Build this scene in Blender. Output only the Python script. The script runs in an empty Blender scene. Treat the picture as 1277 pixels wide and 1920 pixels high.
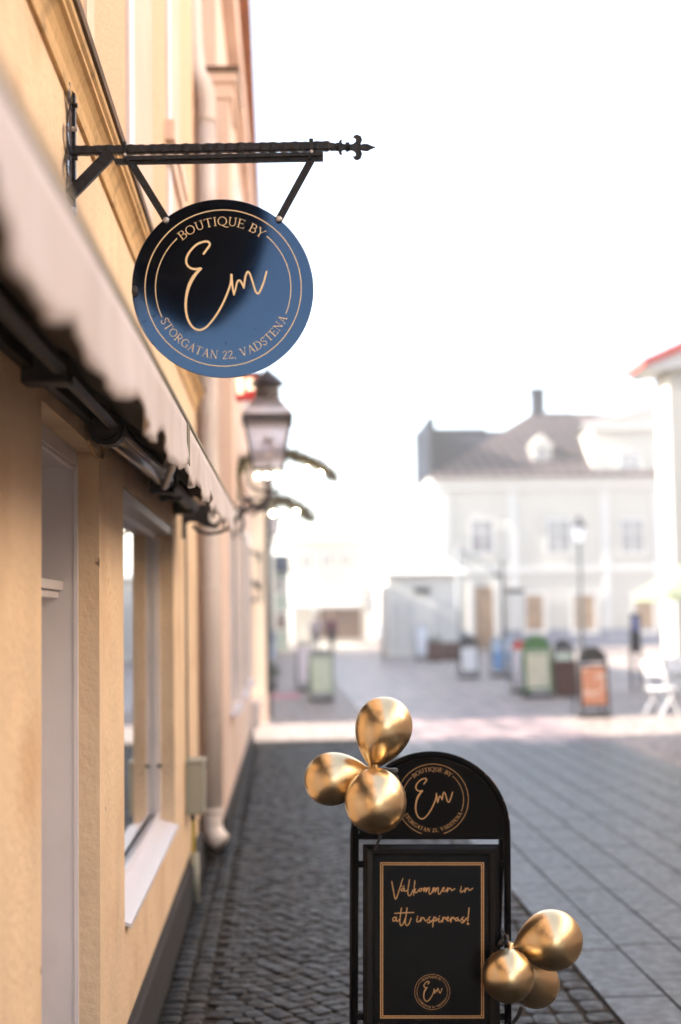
import bpy, bmesh, math, random
from mathutils import Vector, Matrix, Euler
R = math.radians
random.seed(7)
C = bpy.context.scene.collection
SC = bpy.context.scene

# ------------------------------------------------------------------ camera
FPX = 2667.0                      # focal length in pixels of a 1277 x 1920 frame (50 mm on 36 mm high)
CAM = Vector((0, 0, 1.75))
YAW, PITCH, ROLL = R(2.54), R(4.16), R(-0.86)
cam_d = bpy.data.cameras.new('camera')
cam = bpy.data.objects.new('camera', cam_d); C.objects.link(cam)
cam_d.sensor_fit = 'VERTICAL'; cam_d.sensor_height = 36; cam_d.lens = 50
cam_d.clip_start = 0.05; cam_d.clip_end = 3000
CM = Matrix.Rotation(-YAW, 3, 'Z') @ Matrix.Rotation(R(90) + PITCH, 3, 'X') @ Matrix.Rotation(ROLL, 3, 'Z')
cam.matrix_world = Matrix.Translation(CAM) @ CM.to_4x4()
cam_d.dof.use_dof = True; cam_d.dof.focus_distance = 4.4; cam_d.dof.aperture_fstop = 1.4
SC.camera = cam

# ------------------------------------------------------------------ world, sun, exposure
SUN_EL, SUN_AZ = R(27), R(-93)    # azimuth clockwise from +Y: low winter sun over the left hand roofs
w = bpy.data.worlds.new('World'); SC.world = w; w.use_nodes = True
nt = w.node_tree; nt.nodes.clear()
sky = nt.nodes.new('ShaderNodeTexSky'); sky.sky_type = 'NISHITA'; sky.sun_disc = False
sky.sun_elevation = SUN_EL; sky.sun_rotation = SUN_AZ; sky.air_density = 1.0; sky.dust_density = 0.6; sky.ozone_density = 1.0
hs = nt.nodes.new('ShaderNodeHueSaturation'); hs.inputs['Saturation'].default_value = 0.62
bg = nt.nodes.new('ShaderNodeBackground'); bg.inputs['Strength'].default_value = 0.13
ow = nt.nodes.new('ShaderNodeOutputWorld')
nt.links.new(sky.outputs[0], hs.inputs['Color']); nt.links.new(hs.outputs[0], bg.inputs[0]); nt.links.new(bg.outputs[0], ow.inputs[0])
sd = bpy.data.lights.new('sun', 'SUN'); sd.energy = 5.0; sd.angle = R(0.5); sd.color = (1, .93, .82)
so = bpy.data.objects.new('sun', sd); C.objects.link(so)
sdir = Vector((math.sin(SUN_AZ) * math.cos(SUN_EL), math.cos(SUN_AZ) * math.cos(SUN_EL), math.sin(SUN_EL)))
so.rotation_euler = sdir.to_track_quat('Z', 'Y').to_euler(); so.location = sdir * 50
vs = SC.view_settings; vs.view_transform = 'Standard'; vs.look = 'None'; vs.gamma = 1; vs.exposure = 2.25
SC.render.engine = 'CYCLES'
SC.cycles.use_denoising = True; SC.cycles.max_bounces = 8; SC.cycles.diffuse_bounces = 4
SC.cycles.volume_bounces = 1; SC.cycles.sample_clamp_indirect = 6; SC.cycles.caustics_reflective = False

# ------------------------------------------------------------------ pixel helpers: where a traced outline meets a real plane
def ray(x, y): return (CM @ Vector((x - 638.5, 960 - y, -FPX))).normalized()
def onplane(x, y, P0, N, off=0):
    d = ray(x, y); N = N.normalized(); P = P0 + N * off
    return CAM + d * ((P - CAM).dot(N) / d.dot(N))
def at(x, y, Y): return onplane(x, y, Vector((0, Y, 0)), Vector((0, -1, 0)))
def atX(x, y, X): return onplane(x, y, Vector((X, 0, 0)), Vector((1, 0, 0)))
def gnd(x, y, z=0): return onplane(x, y, Vector((0, 0, z)), Vector((0, 0, 1)))
class Plane:
    def __init__(s, P0, N): s.P, s.N = P0, N.normalized()
    def __call__(s, x, y, off=0): return onplane(x, y, s.P, s.N, off)
def catmull(pts, n=6):
    P = [Vector(p) for p in pts]
    if len(P) < 3: return P
    out = []
    for i in range(len(P) - 1):
        a = P[i - 1] if i else P[0] * 2 - P[1]
        b, c = P[i], P[i + 1]
        d = P[i + 2] if i + 2 < len(P) else P[-1] * 2 - P[-2]
        for k in range(n):
            t = k / n
            out.append(0.5 * ((2 * b) + (c - a) * t + (2 * a - 5 * b + 4 * c - d) * t * t + (3 * b - a - 3 * c + d) * t ** 3))
    out.append(P[-1]); return out

# ------------------------------------------------------------------ mesh helpers
class MB:
    def __init__(s): s.bm = bmesh.new(); s.col = None
    def poly(s, pts): return s.bm.faces.new([s.bm.verts.new(p) for p in pts])
    def box(s, x0, x1, y0, y1, z0, z1, M=None):
        v = [Vector((x, y, z)) for z in (z0, z1) for (x, y) in ((x0, y0), (x1, y0), (x1, y1), (x0, y1))]
        if M: v = [M @ p for p in v]
        v = [s.bm.verts.new(p) for p in v]
        for f in ((3, 2, 1, 0), (4, 5, 6, 7), (0, 1, 5, 4), (1, 2, 6, 5), (2, 3, 7, 6), (3, 0, 4, 7)):
            s.bm.faces.new([v[i] for i in f])
        return s
    def prism(s, pts, vec):
        a = [s.bm.verts.new(p) for p in pts]; b = [s.bm.verts.new(Vector(p) + vec) for p in pts]
        n = len(a); s.bm.faces.new(a); s.bm.faces.new(b[::-1])
        for i in range(n): s.bm.faces.new((a[i], b[i], b[(i + 1) % n], a[(i + 1) % n]))
        return s
    def plate(s, px, pl, t, off=0):
        return s.prism([pl(x, y, off) for x, y in px], pl.N * -t)
    def tube(s, pts, r, seg=8, closed=False):
        pts = [Vector(p) for p in pts]; n = len(pts)
        rr = r if isinstance(r, (list, tuple)) else [r] * n
        rings = []; up = None
        for i, p in enumerate(pts):
            a = pts[(i - 1) % n] if (closed or i) else p; b = pts[(i + 1) % n] if (closed or i < n - 1) else p
            t = (b - a).normalized()
            if up is None: up = t.orthogonal().normalized()
            up = (up - t * up.dot(t)); up = up.normalized() if up.length > 1e-6 else t.orthogonal().normalized()
            q = t.cross(up)
            rings.append([s.bm.verts.new(p + (up * math.cos(2 * math.pi * k / seg + .4) + q * math.sin(2 * math.pi * k / seg + .4)) * rr[i]) for k in range(seg)])
        m = n if closed else n - 1
        for i in range(m):
            A, B = rings[i], rings[(i + 1) % n]
            for k in range(seg): s.bm.faces.new((A[k], A[(k + 1) % seg], B[(k + 1) % seg], B[k]))
        if not closed: s.bm.faces.new(rings[0][::-1]); s.bm.faces.new(rings[-1])
        return s
    def bar(s, a, b, w, t, N=Vector((0, -1, 0))):      # flat strap a->b, width w in the plane, thickness t along N
        a, b = Vector(a), Vector(b); d = (b - a).normalized(); q = d.cross(N).normalized() * w / 2
        return s.prism([a + q, b + q, b - q, a - q], N * -t)
    def lathe(s, prof, M=None, seg=24):                # prof: (r, z)
        rings = []
        for r, z in prof:
            ring = [Vector((r * math.cos(2 * math.pi * k / seg), r * math.sin(2 * math.pi * k / seg), z)) for k in range(seg)]
            rings.append([s.bm.verts.new(M @ p if M else p) for p in ring])
        for A, B in zip(rings, rings[1:]):
            for k in range(seg): s.bm.faces.new((A[k], A[(k + 1) % seg], B[(k + 1) % seg], B[k]))
        s.bm.faces.new(rings[0][::-1]); s.bm.faces.new(rings[-1])
        return s
    def ball(s, c, r, sc=(1, 1, 1), seg=16):
        M = Matrix.Translation(Vector(c)) @ Matrix.Diagonal((sc[0], sc[1], sc[2], 1))
        n = seg // 2
        return s.lathe([(max(r * math.sin(math.pi * i / n), r * .01), -r * math.cos(math.pi * i / n)) for i in range(n + 1)], M, seg)
    def ribbon(s, pts, wd, pl, off, pxs=1.0):          # flat stroke in a plane, pts in pixels, wd in pixels
        P = [Vector((p[0], p[1])) for p in pts]; n = len(P)
        ww = wd if isinstance(wd, (list, tuple)) else [wd] * n
        L, Rr = [], []
        for i in range(n):
            a = P[i - 1] if i else P[i]; b = P[i + 1] if i < n - 1 else P[i]
            d = (b - a); d = d.normalized() if d.length > 1e-6 else Vector((1, 0))
            q = Vector((-d.y, d.x)) * ww[i] / 2
            L.append(P[i] + q); Rr.append(P[i] - q)
        vl = [s.bm.verts.new(pl(p.x, p.y, off)) for p in L]; vr = [s.bm.verts.new(pl(p.x, p.y, off)) for p in Rr]
        for i in range(n - 1):
            try: s.bm.faces.new((vl[i], vl[i + 1], vr[i + 1], vr[i]))
            except ValueError: pass
        return s
    def disc(s, c, r, pl, off, n=20):
        s.poly([pl(c[0] + r * math.cos(2 * math.pi * k / n), c[1] - r * math.sin(2 * math.pi * k / n), off) for k in range(n)]); return s
    def build(s, name, mat, parent=None, smooth=False, bevel=0, inv=None):
        bm = s.bm
        bmesh.ops.recalc_face_normals(bm, faces=bm.faces) if not getattr(s, 'flat', False) else None
        me = bpy.data.meshes.new(name); bm.to_mesh(me); bm.free()
        me.materials.append(mat)
        if smooth: me.polygons.foreach_set('use_smooth', [True] * len(me.polygons))
        o = bpy.data.objects.new(name, me); C.objects.link(o)
        if parent is not None:
            o.parent = parent
            o.matrix_parent_inverse = Matrix.Identity(4) if inv == 0 else PW(parent).inverted()
        if bevel:
            b = o.modifiers.new('bevel', 'BEVEL'); b.width = bevel; b.segments = 2; b.limit_method = 'ANGLE'; b.angle_limit = R(35)
        return o
def PW(o):
    m = Matrix.Translation(o.location) @ o.rotation_euler.to_matrix().to_4x4()
    if o.parent: m = PW(o.parent) @ o.matrix_parent_inverse @ m
    return m
def tag(o, label, cat, group=None, kind=None):
    if kind != 'structure':
        o['label'] = label; o['category'] = cat
    if group: o['group'] = group
    if kind: o['kind'] = kind
    return o
def thing(name, label, cat, loc=(0, 0, 0), rz=0, group=None):
    o = bpy.data.objects.new(name, None); C.objects.link(o); o.location = loc; o.rotation_euler = (0, 0, rz); o.empty_display_size = .1
    return tag(o, label, cat, group)
def struct(o): o['kind'] = 'structure'; return o
def copy_tree(o, parent=None):
    c = o.copy(); C.objects.link(c); c.parent = parent
    for ch in list(o.children): copy_tree(ch, c)
    return c

# ------------------------------------------------------------------ materials
def mat(name, col, rough=.6, metal=0, var=0, vscale=8, bump=0, bscale=60, spec=.5, coat=0, stain=None, sscale=1.5, samt=.5, attr=False, emis=None, es=0, trans=0, stretch=(1, 1, 1), subs=0, rvar=0, pits=None):
    m = bpy.data.materials.new(name); m.use_nodes = True
    n = m.node_tree; b = n.nodes['Principled BSDF']; L = n.links.new
    b.inputs['Base Color'].default_value = (*col, 1); b.inputs['Roughness'].default_value = rough; b.inputs['Metallic'].default_value = metal
    b.inputs['Specular IOR Level'].default_value = spec; b.inputs['Coat Weight'].default_value = coat
    b.inputs['Transmission Weight'].default_value = trans
    if emis: b.inputs['Emission Color'].default_value = (*emis, 1); b.inputs['Emission Strength'].default_value = es
    tc = n.nodes.new('ShaderNodeTexCoord'); mp = n.nodes.new('ShaderNodeMapping'); mp.inputs['Scale'].default_value = stretch
    L(tc.outputs['Object'], mp.inputs[0])
    def noise(sc, det=5):
        t = n.nodes.new('ShaderNodeTexNoise'); t.inputs['Scale'].default_value = sc; t.inputs['Detail'].default_value = det; L(mp.outputs[0], t.inputs['Vector']); return t
    cur = None
    if attr:
        a = n.nodes.new('ShaderNodeVertexColor'); a.layer_name = 'tint'; cur = a.outputs[0]
    def mixc(fac, A, B, mode='MIX'):
        x = n.nodes.new('ShaderNodeMix'); x.data_type = 'RGBA'; x.blend_type = mode
        if hasattr(fac, 'links'): L(fac, x.inputs[0])
        else: x.inputs[0].default_value = fac
        for s_, v in ((6, A), (7, B)):
            if hasattr(v, 'links'): L(v, x.inputs[s_])
            else: x.inputs[s_].default_value = (*v, 1)
        return x.outputs[2]
    def ramp(src, lo, hi, c0=(0, 0, 0), c1=(1, 1, 1)):
        r = n.nodes.new('ShaderNodeValToRGB'); r.color_ramp.elements[0].position = lo; r.color_ramp.elements[1].position = hi
        r.color_ramp.elements[0].color = (*c0, 1); r.color_ramp.elements[1].color = (*c1, 1); L(src, r.inputs[0]); return r.outputs[0]
    if var:
        t = noise(vscale)
        f = ramp(t.outputs[0], .3, .7, (1 - var,) * 3, (1 + 0,) * 3)
        cur = mixc(1.0, cur if cur else col, f, 'MULTIPLY')
    if stain:
        t = noise(sscale, 8); f = ramp(t.outputs[0], .52, .72, (0, 0, 0), (samt,) * 3)
        cur = mixc(f, cur if cur else col, stain)
    if pits:
        t = noise(pits[0], 3); f = ramp(t.outputs[0], pits[1], pits[1] + .03)
        cur = mixc(f, cur if cur else col, pits[2])
    if cur: L(cur, b.inputs['Base Color'])
    if rvar:
        t = noise(14, 6); rr = ramp(t.outputs[0], .3, .7, (max(rough - rvar, 0),) * 3, (rough + rvar,) * 3); L(rr, b.inputs['Roughness'])
    if bump:
        t = noise(bscale, 6); bp = n.nodes.new('ShaderNodeBump'); bp.inputs['Strength'].default_value = bump; bp.inputs['Distance'].default_value = .01
        L(t.outputs[0], bp.inputs['Height']); L(bp.outputs[0], b.inputs['Normal'])
    return m
M = {}
M['plaster'] = mat('yellow plaster', (.89, .68, .46), .88, var=.13, vscale=4, bump=.6, bscale=38, stain=(.66, .42, .23), sscale=2.2, samt=.6, pits=(9, .735, (.30, .20, .13)))
M['plaster_rough'] = mat('rough peach plaster', (.84, .60, .41), .9, var=.14, vscale=40, bump=.9, bscale=70)
M['plaster_pink'] = mat('pale pink plaster', (.84, .66, .56), .9, var=.10, vscale=2, bump=.4, bscale=40, stain=(.48, .34, .26), sscale=.9, samt=.4)
M['plaster_cream'] = mat('cream plaster', (.82, .70, .56), .9, var=.08, vscale=2, bump=.3)
M['cornice'] = mat('ochre cornice', (.74, .50, .24), .8, var=.15, vscale=5, bump=.4, bscale=30, stain=(.24, .15, .08), sscale=7, samt=.6)
M['flashing'] = mat('weathered flashing', (.16, .10, .06), .75, var=.5, vscale=9, bump=.5, bscale=25)
M['plinth'] = mat('grey stone plinth', (.028, .028, .034), .85, var=.45, vscale=90, bump=.6, bscale=90)
M['white_paint'] = mat('white paint', (.80, .76, .77), .38, var=.06, vscale=6, stain=(.5, .46, .45), sscale=5, samt=.25, bump=.05, bscale=20)
M['sill'] = mat('white sill metal', (.80, .79, .87), .30, var=.04, vscale=12, stretch=(1, .3, 1), bump=.02)
M['pipe'] = mat('painted downpipe', (.84, .77, .73), .5, var=.12, vscale=6, stain=(.34, .26, .22), sscale=4, samt=.6, stretch=(1, 1, .4), bump=.1)
M['glass_dark'] = mat('shop glass', (.02, .022, .025), .015, spec=1.0, coat=1.0)
M['iron'] = mat('black wrought iron', (.008, .006, .006), .42, spec=.3, var=.4, vscale=30, bump=.5, bscale=55, rvar=.1)
M['iron_plate'] = mat('worn iron plate', (.05, .05, .07), .22, spec=.9, coat=.6, bump=.2, bscale=30)
M['signblack'] = mat('gloss black sign paint', (.002, .002, .003), .055, spec=1.0, coat=.5)
M['signblack'].node_tree.nodes['Principled BSDF'].inputs['Specular Tint'].default_value = (.22, .50, .95, 1)  # blue of the reflected sky is put into the specular tint
M['gold'] = mat('gold sign lettering', (.92, .70, .40), .45, spec=.3)
M['gold2'] = mat('copper gold lettering', (.62, .34, .13), .4, spec=.3)
M['gold3'] = mat('faint bronze print', (.10, .065, .045), .5, spec=.3)
M['rivet'] = mat('pale rivet', (.62, .58, .56), .35, metal=.6, var=.3, vscale=60)
M['boardblack'] = mat('black powder coat', (.0015, .0015, .0018), .42, spec=.03, bump=.06, bscale=300)
M['boardframe'] = mat('black satin snap frame', (.003, .003, .004), .22, spec=.14)
M['poster'] = mat('dark poster sheet', (.003, .003, .0045), .13, spec=.03, bump=.12, bscale=7)
M['balloon'] = mat('chrome gold balloon', (.90, .69, .40), .28, metal=1.0, bump=.02, bscale=14)
M['ribbon'] = mat('black ribbon', (.01, .01, .012), .3)
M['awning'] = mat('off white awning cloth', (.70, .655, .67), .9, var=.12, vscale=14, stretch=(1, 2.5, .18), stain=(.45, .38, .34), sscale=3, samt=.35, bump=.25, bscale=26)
M['awning_shaded'] = mat('shaded awning cloth', (.055, .045, .04), .95, var=.3, vscale=10)  # off white cloth coloured dark to carry the shade under the awning
M['awn_trim'] = mat('olive awning trim', (.24, .22, .15), .6)
M['alu'] = mat('brushed aluminium', (.42, .40, .42), .3, metal=.9, var=.2, vscale=20, stretch=(1, .1, 1))
M['blackplastic'] = mat('black plastic', (.012, .011, .012), .5)
M['boxgrey'] = mat('grey green box', (.36, .37, .31), .5, var=.08, vscale=6, stain=(.2, .19, .15), sscale=9, samt=.5)
M['cable'] = mat('grey cable', (.10, .10, .10), .6)
M['yellow'] = mat('yellow green sleeve', (.42, .33, .03), .5)
M['joint'] = mat('joint earth', (.010, .008, .005), .95, var=.5, vscale=30, bump=.6, bscale=120, stain=(.022, .024, .008), sscale=5, samt=.6)
M['sett'] = mat('granite setts', (.1, .09, .1), .48, attr=True, var=.35, vscale=60, bump=.6, bscale=75, spec=.26, rvar=.16)
M['slab'] = mat('paving slabs', (.2, .2, .2), .38, attr=True, var=.16, vscale=7, bump=.25, bscale=110, spec=.5, rvar=.12)
M['ground'] = mat('far paving', (.46, .41, .36), .7, var=.3, vscale=4, bump=.3, bscale=12)
M['lantern'] = mat('dark lantern metal', (.035, .028, .032), .4, var=.2, vscale=20)
M['lampglass'] = mat('frosted lantern glass', (.92, .88, .92), .30, trans=.9)
M['bulb'] = mat('warm light bulb', (1, .9, .7), .4, emis=(1, .82, .55), es=14)
M['garland'] = mat('green garland', (.22, .20, .13), .8, var=.5, vscale=30)
M['red'] = mat('red enamel', (.55, .03, .03), .45)
M['signlit'] = mat('lit sign letters', (1, .9, .7), .4, emis=(1, .78, .5), es=.5)
M['wallwhite'] = mat('white rendered facade', (.48, .455, .41), .9, var=.06, vscale=.6, bump=.2, bscale=8)
M['pavwhite'] = mat('white pavilion boards', (.66, .63, .58), .8, var=.05, vscale=1)
M['trimwhite'] = mat('white facade trim', (.54, .525, .50), .8, var=.05, vscale=1)
M['wallgreen'] = mat('grey green facade', (.32, .38, .34), .9, var=.1, vscale=.6)
M['roofmetal'] = mat('brown sheet metal roof', (.12, .088, .084), .8, spec=.1, var=.2, vscale=1)
M['roofdark'] = mat('dark sheet metal roof', (.012, .016, .028), .8, spec=.05, var=.2, vscale=1)
M['rooftile'] = mat('orange roof tile', (.45, .20, .10), .8, var=.25, vscale=3)
M['roofred'] = mat('red roof tile', (.48, .07, .06), .8, var=.2, vscale=2)
M['winglass'] = mat('far window glass', (.26, .24, .26), .12, spec=.8, var=.4, vscale=1.5)
M['winwarm'] = mat('warm shop interior window', (.36, .22, .12), .3, var=.5, vscale=2.5)
M['brown'] = mat('brown shopfront wood', (.13, .07, .045), .6, var=.4, vscale=1.5)
M['bluegrey'] = mat('blue grey plinth', (.16, .17, .22), .8)
M['darkmetal'] = mat('dark painted steel', (.03, .032, .036), .45)
M['greymetal'] = mat('grey painted steel', (.28, .29, .30), .5)
M['planter'] = mat('rusty brown planter', (.11, .045, .032), .75, var=.3, vscale=4, bump=.3, bscale=15)
M['leaf'] = mat('dark green leaves', (.05, .08, .035), .7, var=.4, vscale=15)
M['parasol'] = mat('pale green canvas', (.19, .21, .145), .85, var=.05, vscale=2)
M['chairwhite'] = mat('white painted chair', (.80, .80, .80), .4)
def poster_mat(name, cols, scale=5):
    m = bpy.data.materials.new(name); m.use_nodes = True; n = m.node_tree; b = n.nodes['Principled BSDF']
    t = n.nodes.new('ShaderNodeTexVoronoi'); t.feature = 'F1'; t.inputs['Scale'].default_value = scale
    tc = n.nodes.new('ShaderNodeTexCoord'); mp = n.nodes.new('ShaderNodeMapping'); mp.inputs['Scale'].default_value = (1, 1, 1.8)
    n.links.new(tc.outputs['Object'], mp.inputs[0]); n.links.new(mp.outputs[0], t.inputs['Vector'])
    sx = n.nodes.new('ShaderNodeSeparateColor'); n.links.new(t.outputs['Color'], sx.inputs[0])
    r = n.nodes.new('ShaderNodeValToRGB'); r.color_ramp.interpolation = 'CONSTANT'
    el = r.color_ramp.elements
    for i, c in enumerate(cols):
        e = el[i] if i < 2 else el.new(0); e.position = i / len(cols); e.color = (*c, 1)
    n.links.new(sx.outputs[0], r.inputs[0]); n.links.new(r.outputs[0], b.inputs['Base Color']); b.inputs['Roughness'].default_value = .3
    return m

# ================================================================== GROUND
def tinted(mb, faces, col):
    lay = mb.bm.loops.layers.color.get('tint') or mb.bm.loops.layers.color.new('tint')
    for f in faces:
        for l in f.loops: l[lay] = (*col, 1)
g = MB(); g.poly([(-150, -60, -.03), (150, -60, -.03), (150, 400, -.03), (-150, 400, -.03)])
struct(g.build('ground', M['ground']))
g = MB(); g.poly([(-.6, 2, -.012), (1.44, 2, -.012), (1.44, 20.4, -.012), (-.6, 20.4, -.012)])
struct(g.build('joint_bed', M['joint']))
def stone(mb, cx, cy, w, l, ang, h, col, top=.0):
    """one sett: an irregular block with chamfered, slightly domed top"""
    ca, sa = math.cos(ang), math.sin(ang)
    cr = [(-.5, -.5), (.5, -.5), (.5, .5), (-.5, .5)]
    base = []
    for (u, v) in cr:
        u, v = u + random.uniform(-.07, .07), v + random.uniform(-.07, .07)
        base.append((u * w, v * l))
    oct_ = []
    for i in range(4):                                     # cut each corner
        a, b, c = base[i - 1], base[i], base[(i + 1) % 4]; k = random.uniform(.10, .24)
        oct_.append((b[0] + (a[0] - b[0]) * k, b[1] + (a[1] - b[1]) * k)); oct_.append((b[0] + (c[0] - b[0]) * k, b[1] + (c[1] - b[1]) * k))
    tx, ty = random.uniform(-.05, .05), random.uniform(-.05, .05)
    def P(u, v, z): return (cx + u * ca - v * sa, cy + u * sa + v * ca, z + (u * tx + v * ty))
    lo = [mb.bm.verts.new(P(u, v, -.03)) for u, v in oct_]
    md = [mb.bm.verts.new(P(u, v, h - .009)) for u, v in oct_]
    hi = [mb.bm.verts.new(P(u * .86, v * .86, h - .0015)) for u, v in oct_]
    c = mb.bm.verts.new(P(0, 0, h + random.uniform(.0, .002)))
    fs = []
    for i in range(8):
        j = (i + 1) % 8
        fs.append(mb.bm.faces.new((lo[i], lo[j], md[j], md[i]))); fs.append(mb.bm.faces.new((md[i], md[j], hi[j], hi[i]))); fs.append(mb.bm.faces.new((hi[i], hi[j], c)))
    tinted(mb, fs, col)
def sett_col():
    b = random.choice([.013, .02, .03, .045, .07, .10]) * random.uniform(.8, 1.25)
    k = random.random()
    t = (1.15, .86, .85) if k < .45 else (.95, .90, 1.0) if k < .8 else (1.25, .92, .72)
    return tuple(b * x for x in t)
mb = MB()
for row in range(2):                                       # straight runs along the plinth
    y = 3.0
    while y < 19.4:
        l = random.uniform(.085, .14); stone(mb, -.495 + row * .098, y + l / 2, .088, l - .012, random.uniform(-.05, .05), random.uniform(-.002, .004), sett_col()); y += l
x0, x1 = -.345, 1.06                                       # segmental arcs
LAM, AMP = 1.25, .165                                      # wavy courses: the flanks run diagonally, crests and troughs straight
xs = [x0 + .045]
while xs[-1] < x1 - .06:
    th = math.atan(AMP * 2 * math.pi / LAM * math.cos(2 * math.pi * (xs[-1] - .1) / LAM)); xs.append(xs[-1] + .088 * math.cos(th) ** .85)
k = 0; y = 2.2
while y < 20.0:
    for i in range(len(xs) - (k % 2)):
        cx = xs[i] if k % 2 == 0 else (xs[i] + xs[i + 1]) / 2
        cx += random.uniform(-.005, .005)
        sl_ = AMP * 2 * math.pi / LAM * math.cos(2 * math.pi * (cx - .1) / LAM); th = math.atan(sl_)
        cy = y + AMP * math.sin(2 * math.pi * (cx - .1) / LAM)
        if cy < 2.6 or cy > 19.5: continue
        stone(mb, cx, cy + random.uniform(-.006, .006), .092, .100 * math.cos(th) - .006, th + random.uniform(-.09, .09), random.uniform(-.005, .005), sett_col())
    y += .100; k += 1
y = 2.6
while y < 19.4:                                            # bigger border setts
    l = random.uniform(.15, .22); xx = 1.065
    for wd in random.sample([.115, .125, .13], 3):
        c = sett_col(); c = (c[0] * .9 + .012, c[1] * .8 + .008, c[2] * .82 + .009)
        stone(mb, xx + wd / 2, y + l / 2, wd - .010, l - .012, random.uniform(-.02, .02), random.uniform(-.001, .004), c); xx += wd
    y += l
struct(mb.build('cobbled_pavement', M['sett'], smooth=False))
# smooth slabs of the street, running bond between X 1.44 and 4.47
mb = MB(); nx = 10; sw = (4.47 - 1.445) / nx
for i in range(nx):
    y = 2.5 - random.uniform(0, .6)
    while y < 68:
        l = random.choice([.55, .62, .70, .78]) if i not in (0, nx - 1) else .9
        gp = .0065
        b = random.uniform(.095, .150) * (1.0 if y < 19 else 3.6); col = (b * 1.18, b * .99, b * .98)  # slabs past the shadow edge made paler; the sunlight is in their colour
        nf = len(mb.bm.faces)
        zt = random.uniform(-.001, .0015)
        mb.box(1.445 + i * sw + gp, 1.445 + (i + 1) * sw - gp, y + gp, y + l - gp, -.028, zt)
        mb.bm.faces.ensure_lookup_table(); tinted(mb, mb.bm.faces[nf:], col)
        y += l
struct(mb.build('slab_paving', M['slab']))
g = MB(); g.poly([(1.44, 2, -.012), (4.475, 2, -.012), (4.475, 68, -.012), (1.44, 68, -.012)]); struct(g.build('slab_joint_bed', M['joint']))
M['settfar'] = mat('far setts', (.15, .115, .115), .6, var=.35, vscale=9, bump=.5, bscale=14)
def sett_tex(name, col, scale):
    m = mat(name, col, .6); n = m.node_tree; b = n.nodes['Principled BSDF']
    v = n.nodes.new('ShaderNodeTexVoronoi'); v.inputs['Scale'].default_value = scale; v.inputs['Randomness'].default_value = .45
    v2 = n.nodes.new('ShaderNodeTexVoronoi'); v2.feature = 'DISTANCE_TO_EDGE'; v2.inputs['Scale'].default_value = scale; v2.inputs['Randomness'].default_value = .45
    tc = n.nodes.new('ShaderNodeTexCoord'); n.links.new(tc.outputs['Object'], v.inputs['Vector']); n.links.new(tc.outputs['Object'], v2.inputs['Vector'])
    h = n.nodes.new('ShaderNodeSeparateColor'); n.links.new(v.outputs['Color'], h.inputs[0])
    r = n.nodes.new('ShaderNodeValToRGB'); r.color_ramp.elements[0].color = (*[c * .55 for c in col], 1); r.color_ramp.elements[1].color = (*[c * 1.4 for c in col], 1); n.links.new(h.outputs[0], r.inputs[0])
    e = n.nodes.new('ShaderNodeValToRGB'); e.color_ramp.elements[0].position = .02; e.color_ramp.elements[1].position = .09; e.color_ramp.elements[0].color = (.2, .2, .2, 1); n.links.new(v2.outputs['Distance'], e.inputs[0])
    x = n.nodes.new('ShaderNodeMix'); x.data_type = 'RGBA'; x.blend_type = 'MULTIPLY'; x.inputs[0].default_value = 1
    n.links.new(r.outputs[0], x.inputs[6]); n.links.new(e.outputs[0], x.inputs[7]); n.links.new(x.outputs[2], b.inputs['Base Color'])
    return m
M['sett_right'] = sett_tex('pink setts of the square', (.36, .29, .26), 9)
g = MB(); g.poly([(4.475, 2, -.006), (40, 2, -.006), (40, 110, -.006), (4.475, 110, -.006)]); struct(g.build('square_paving', M['sett_right']))
g = MB(); g.poly([(-14, 20.4, -.006), (1.44, 20.4, -.006), (1.44, 110, -.006), (-14, 110, -.006)]); struct(g.build('side_paving', M['sett_right']))
# a second, narrower course of pale slabs far up the street
g = MB(); g.poly([(1.44, 68, -.004), (4.475, 68, -.004), (4.475, 130, -.004), (1.44, 130, -.004)]); struct(g.build('street', M['ground']))

# ================================================================== NEAR SHOP BUILDING
XW = -.587
shop = thing('shop_building', 'yellow plastered shop building along the left side with white framed shop window', 'building', (XW, 4, 0))
XB = -1.15
wb = MB()
YD0, YD1, YW0, YW1, YE = 3.56, 4.70, 5.43, 8.0, 10.30
wb.box(XB, XW, -14, YD0, .235, 3.26); wb.box(XB, XW, YD1, YW0, .235, 3.26); wb.box(XB, XW, YW1, YE, .235, 3.26)
wb.box(XB, XW, YD0, YD1, 2.30, 3.26); wb.box(XB, XW, YW0, YW1, .235, .60); wb.box(XB, XW, YW0, YW1, 2.26, 3.26)
wb.build('wall', M['plaster'], shop)
up = MB(); up.box(XB - 6, XW - .002, -14, YE, 3.26, 7.6); up.build('upper_wall', M['plaster_rough'], shop)
body = MB(); body.box(-7.4, XB - .004, -14, YE, 0, 3.255); body.build('rear_wall', M['plaster'], shop)
rf = MB(); rf.prism([Vector((-7.6, -14.2, 7.6)), Vector((XW + .30, -14.2, 7.6)), Vector((XW + .30, -14.2, 7.72)), Vector((-4, -14.2, 9.4)), Vector((-7.6, -14.2, 7.72))], Vector((0, YE + 14.2, 0)))
rf.build('roof', M['rooftile'], shop)
pl = MB(); e = XW + .035
pl.box(XB, e, -14, YD0 - .01, -.02, .233); pl.box(XB, e, YD1 + .02, YE, -.02, .233); pl.build('plinth', M['plinth'], shop, bevel=.012)
st = MB(); st.box(XB, XW + .02, YD0 - .005, YD1 + .015, -.02, .10); st.build('doorstep', M['plinth'], shop)
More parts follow.
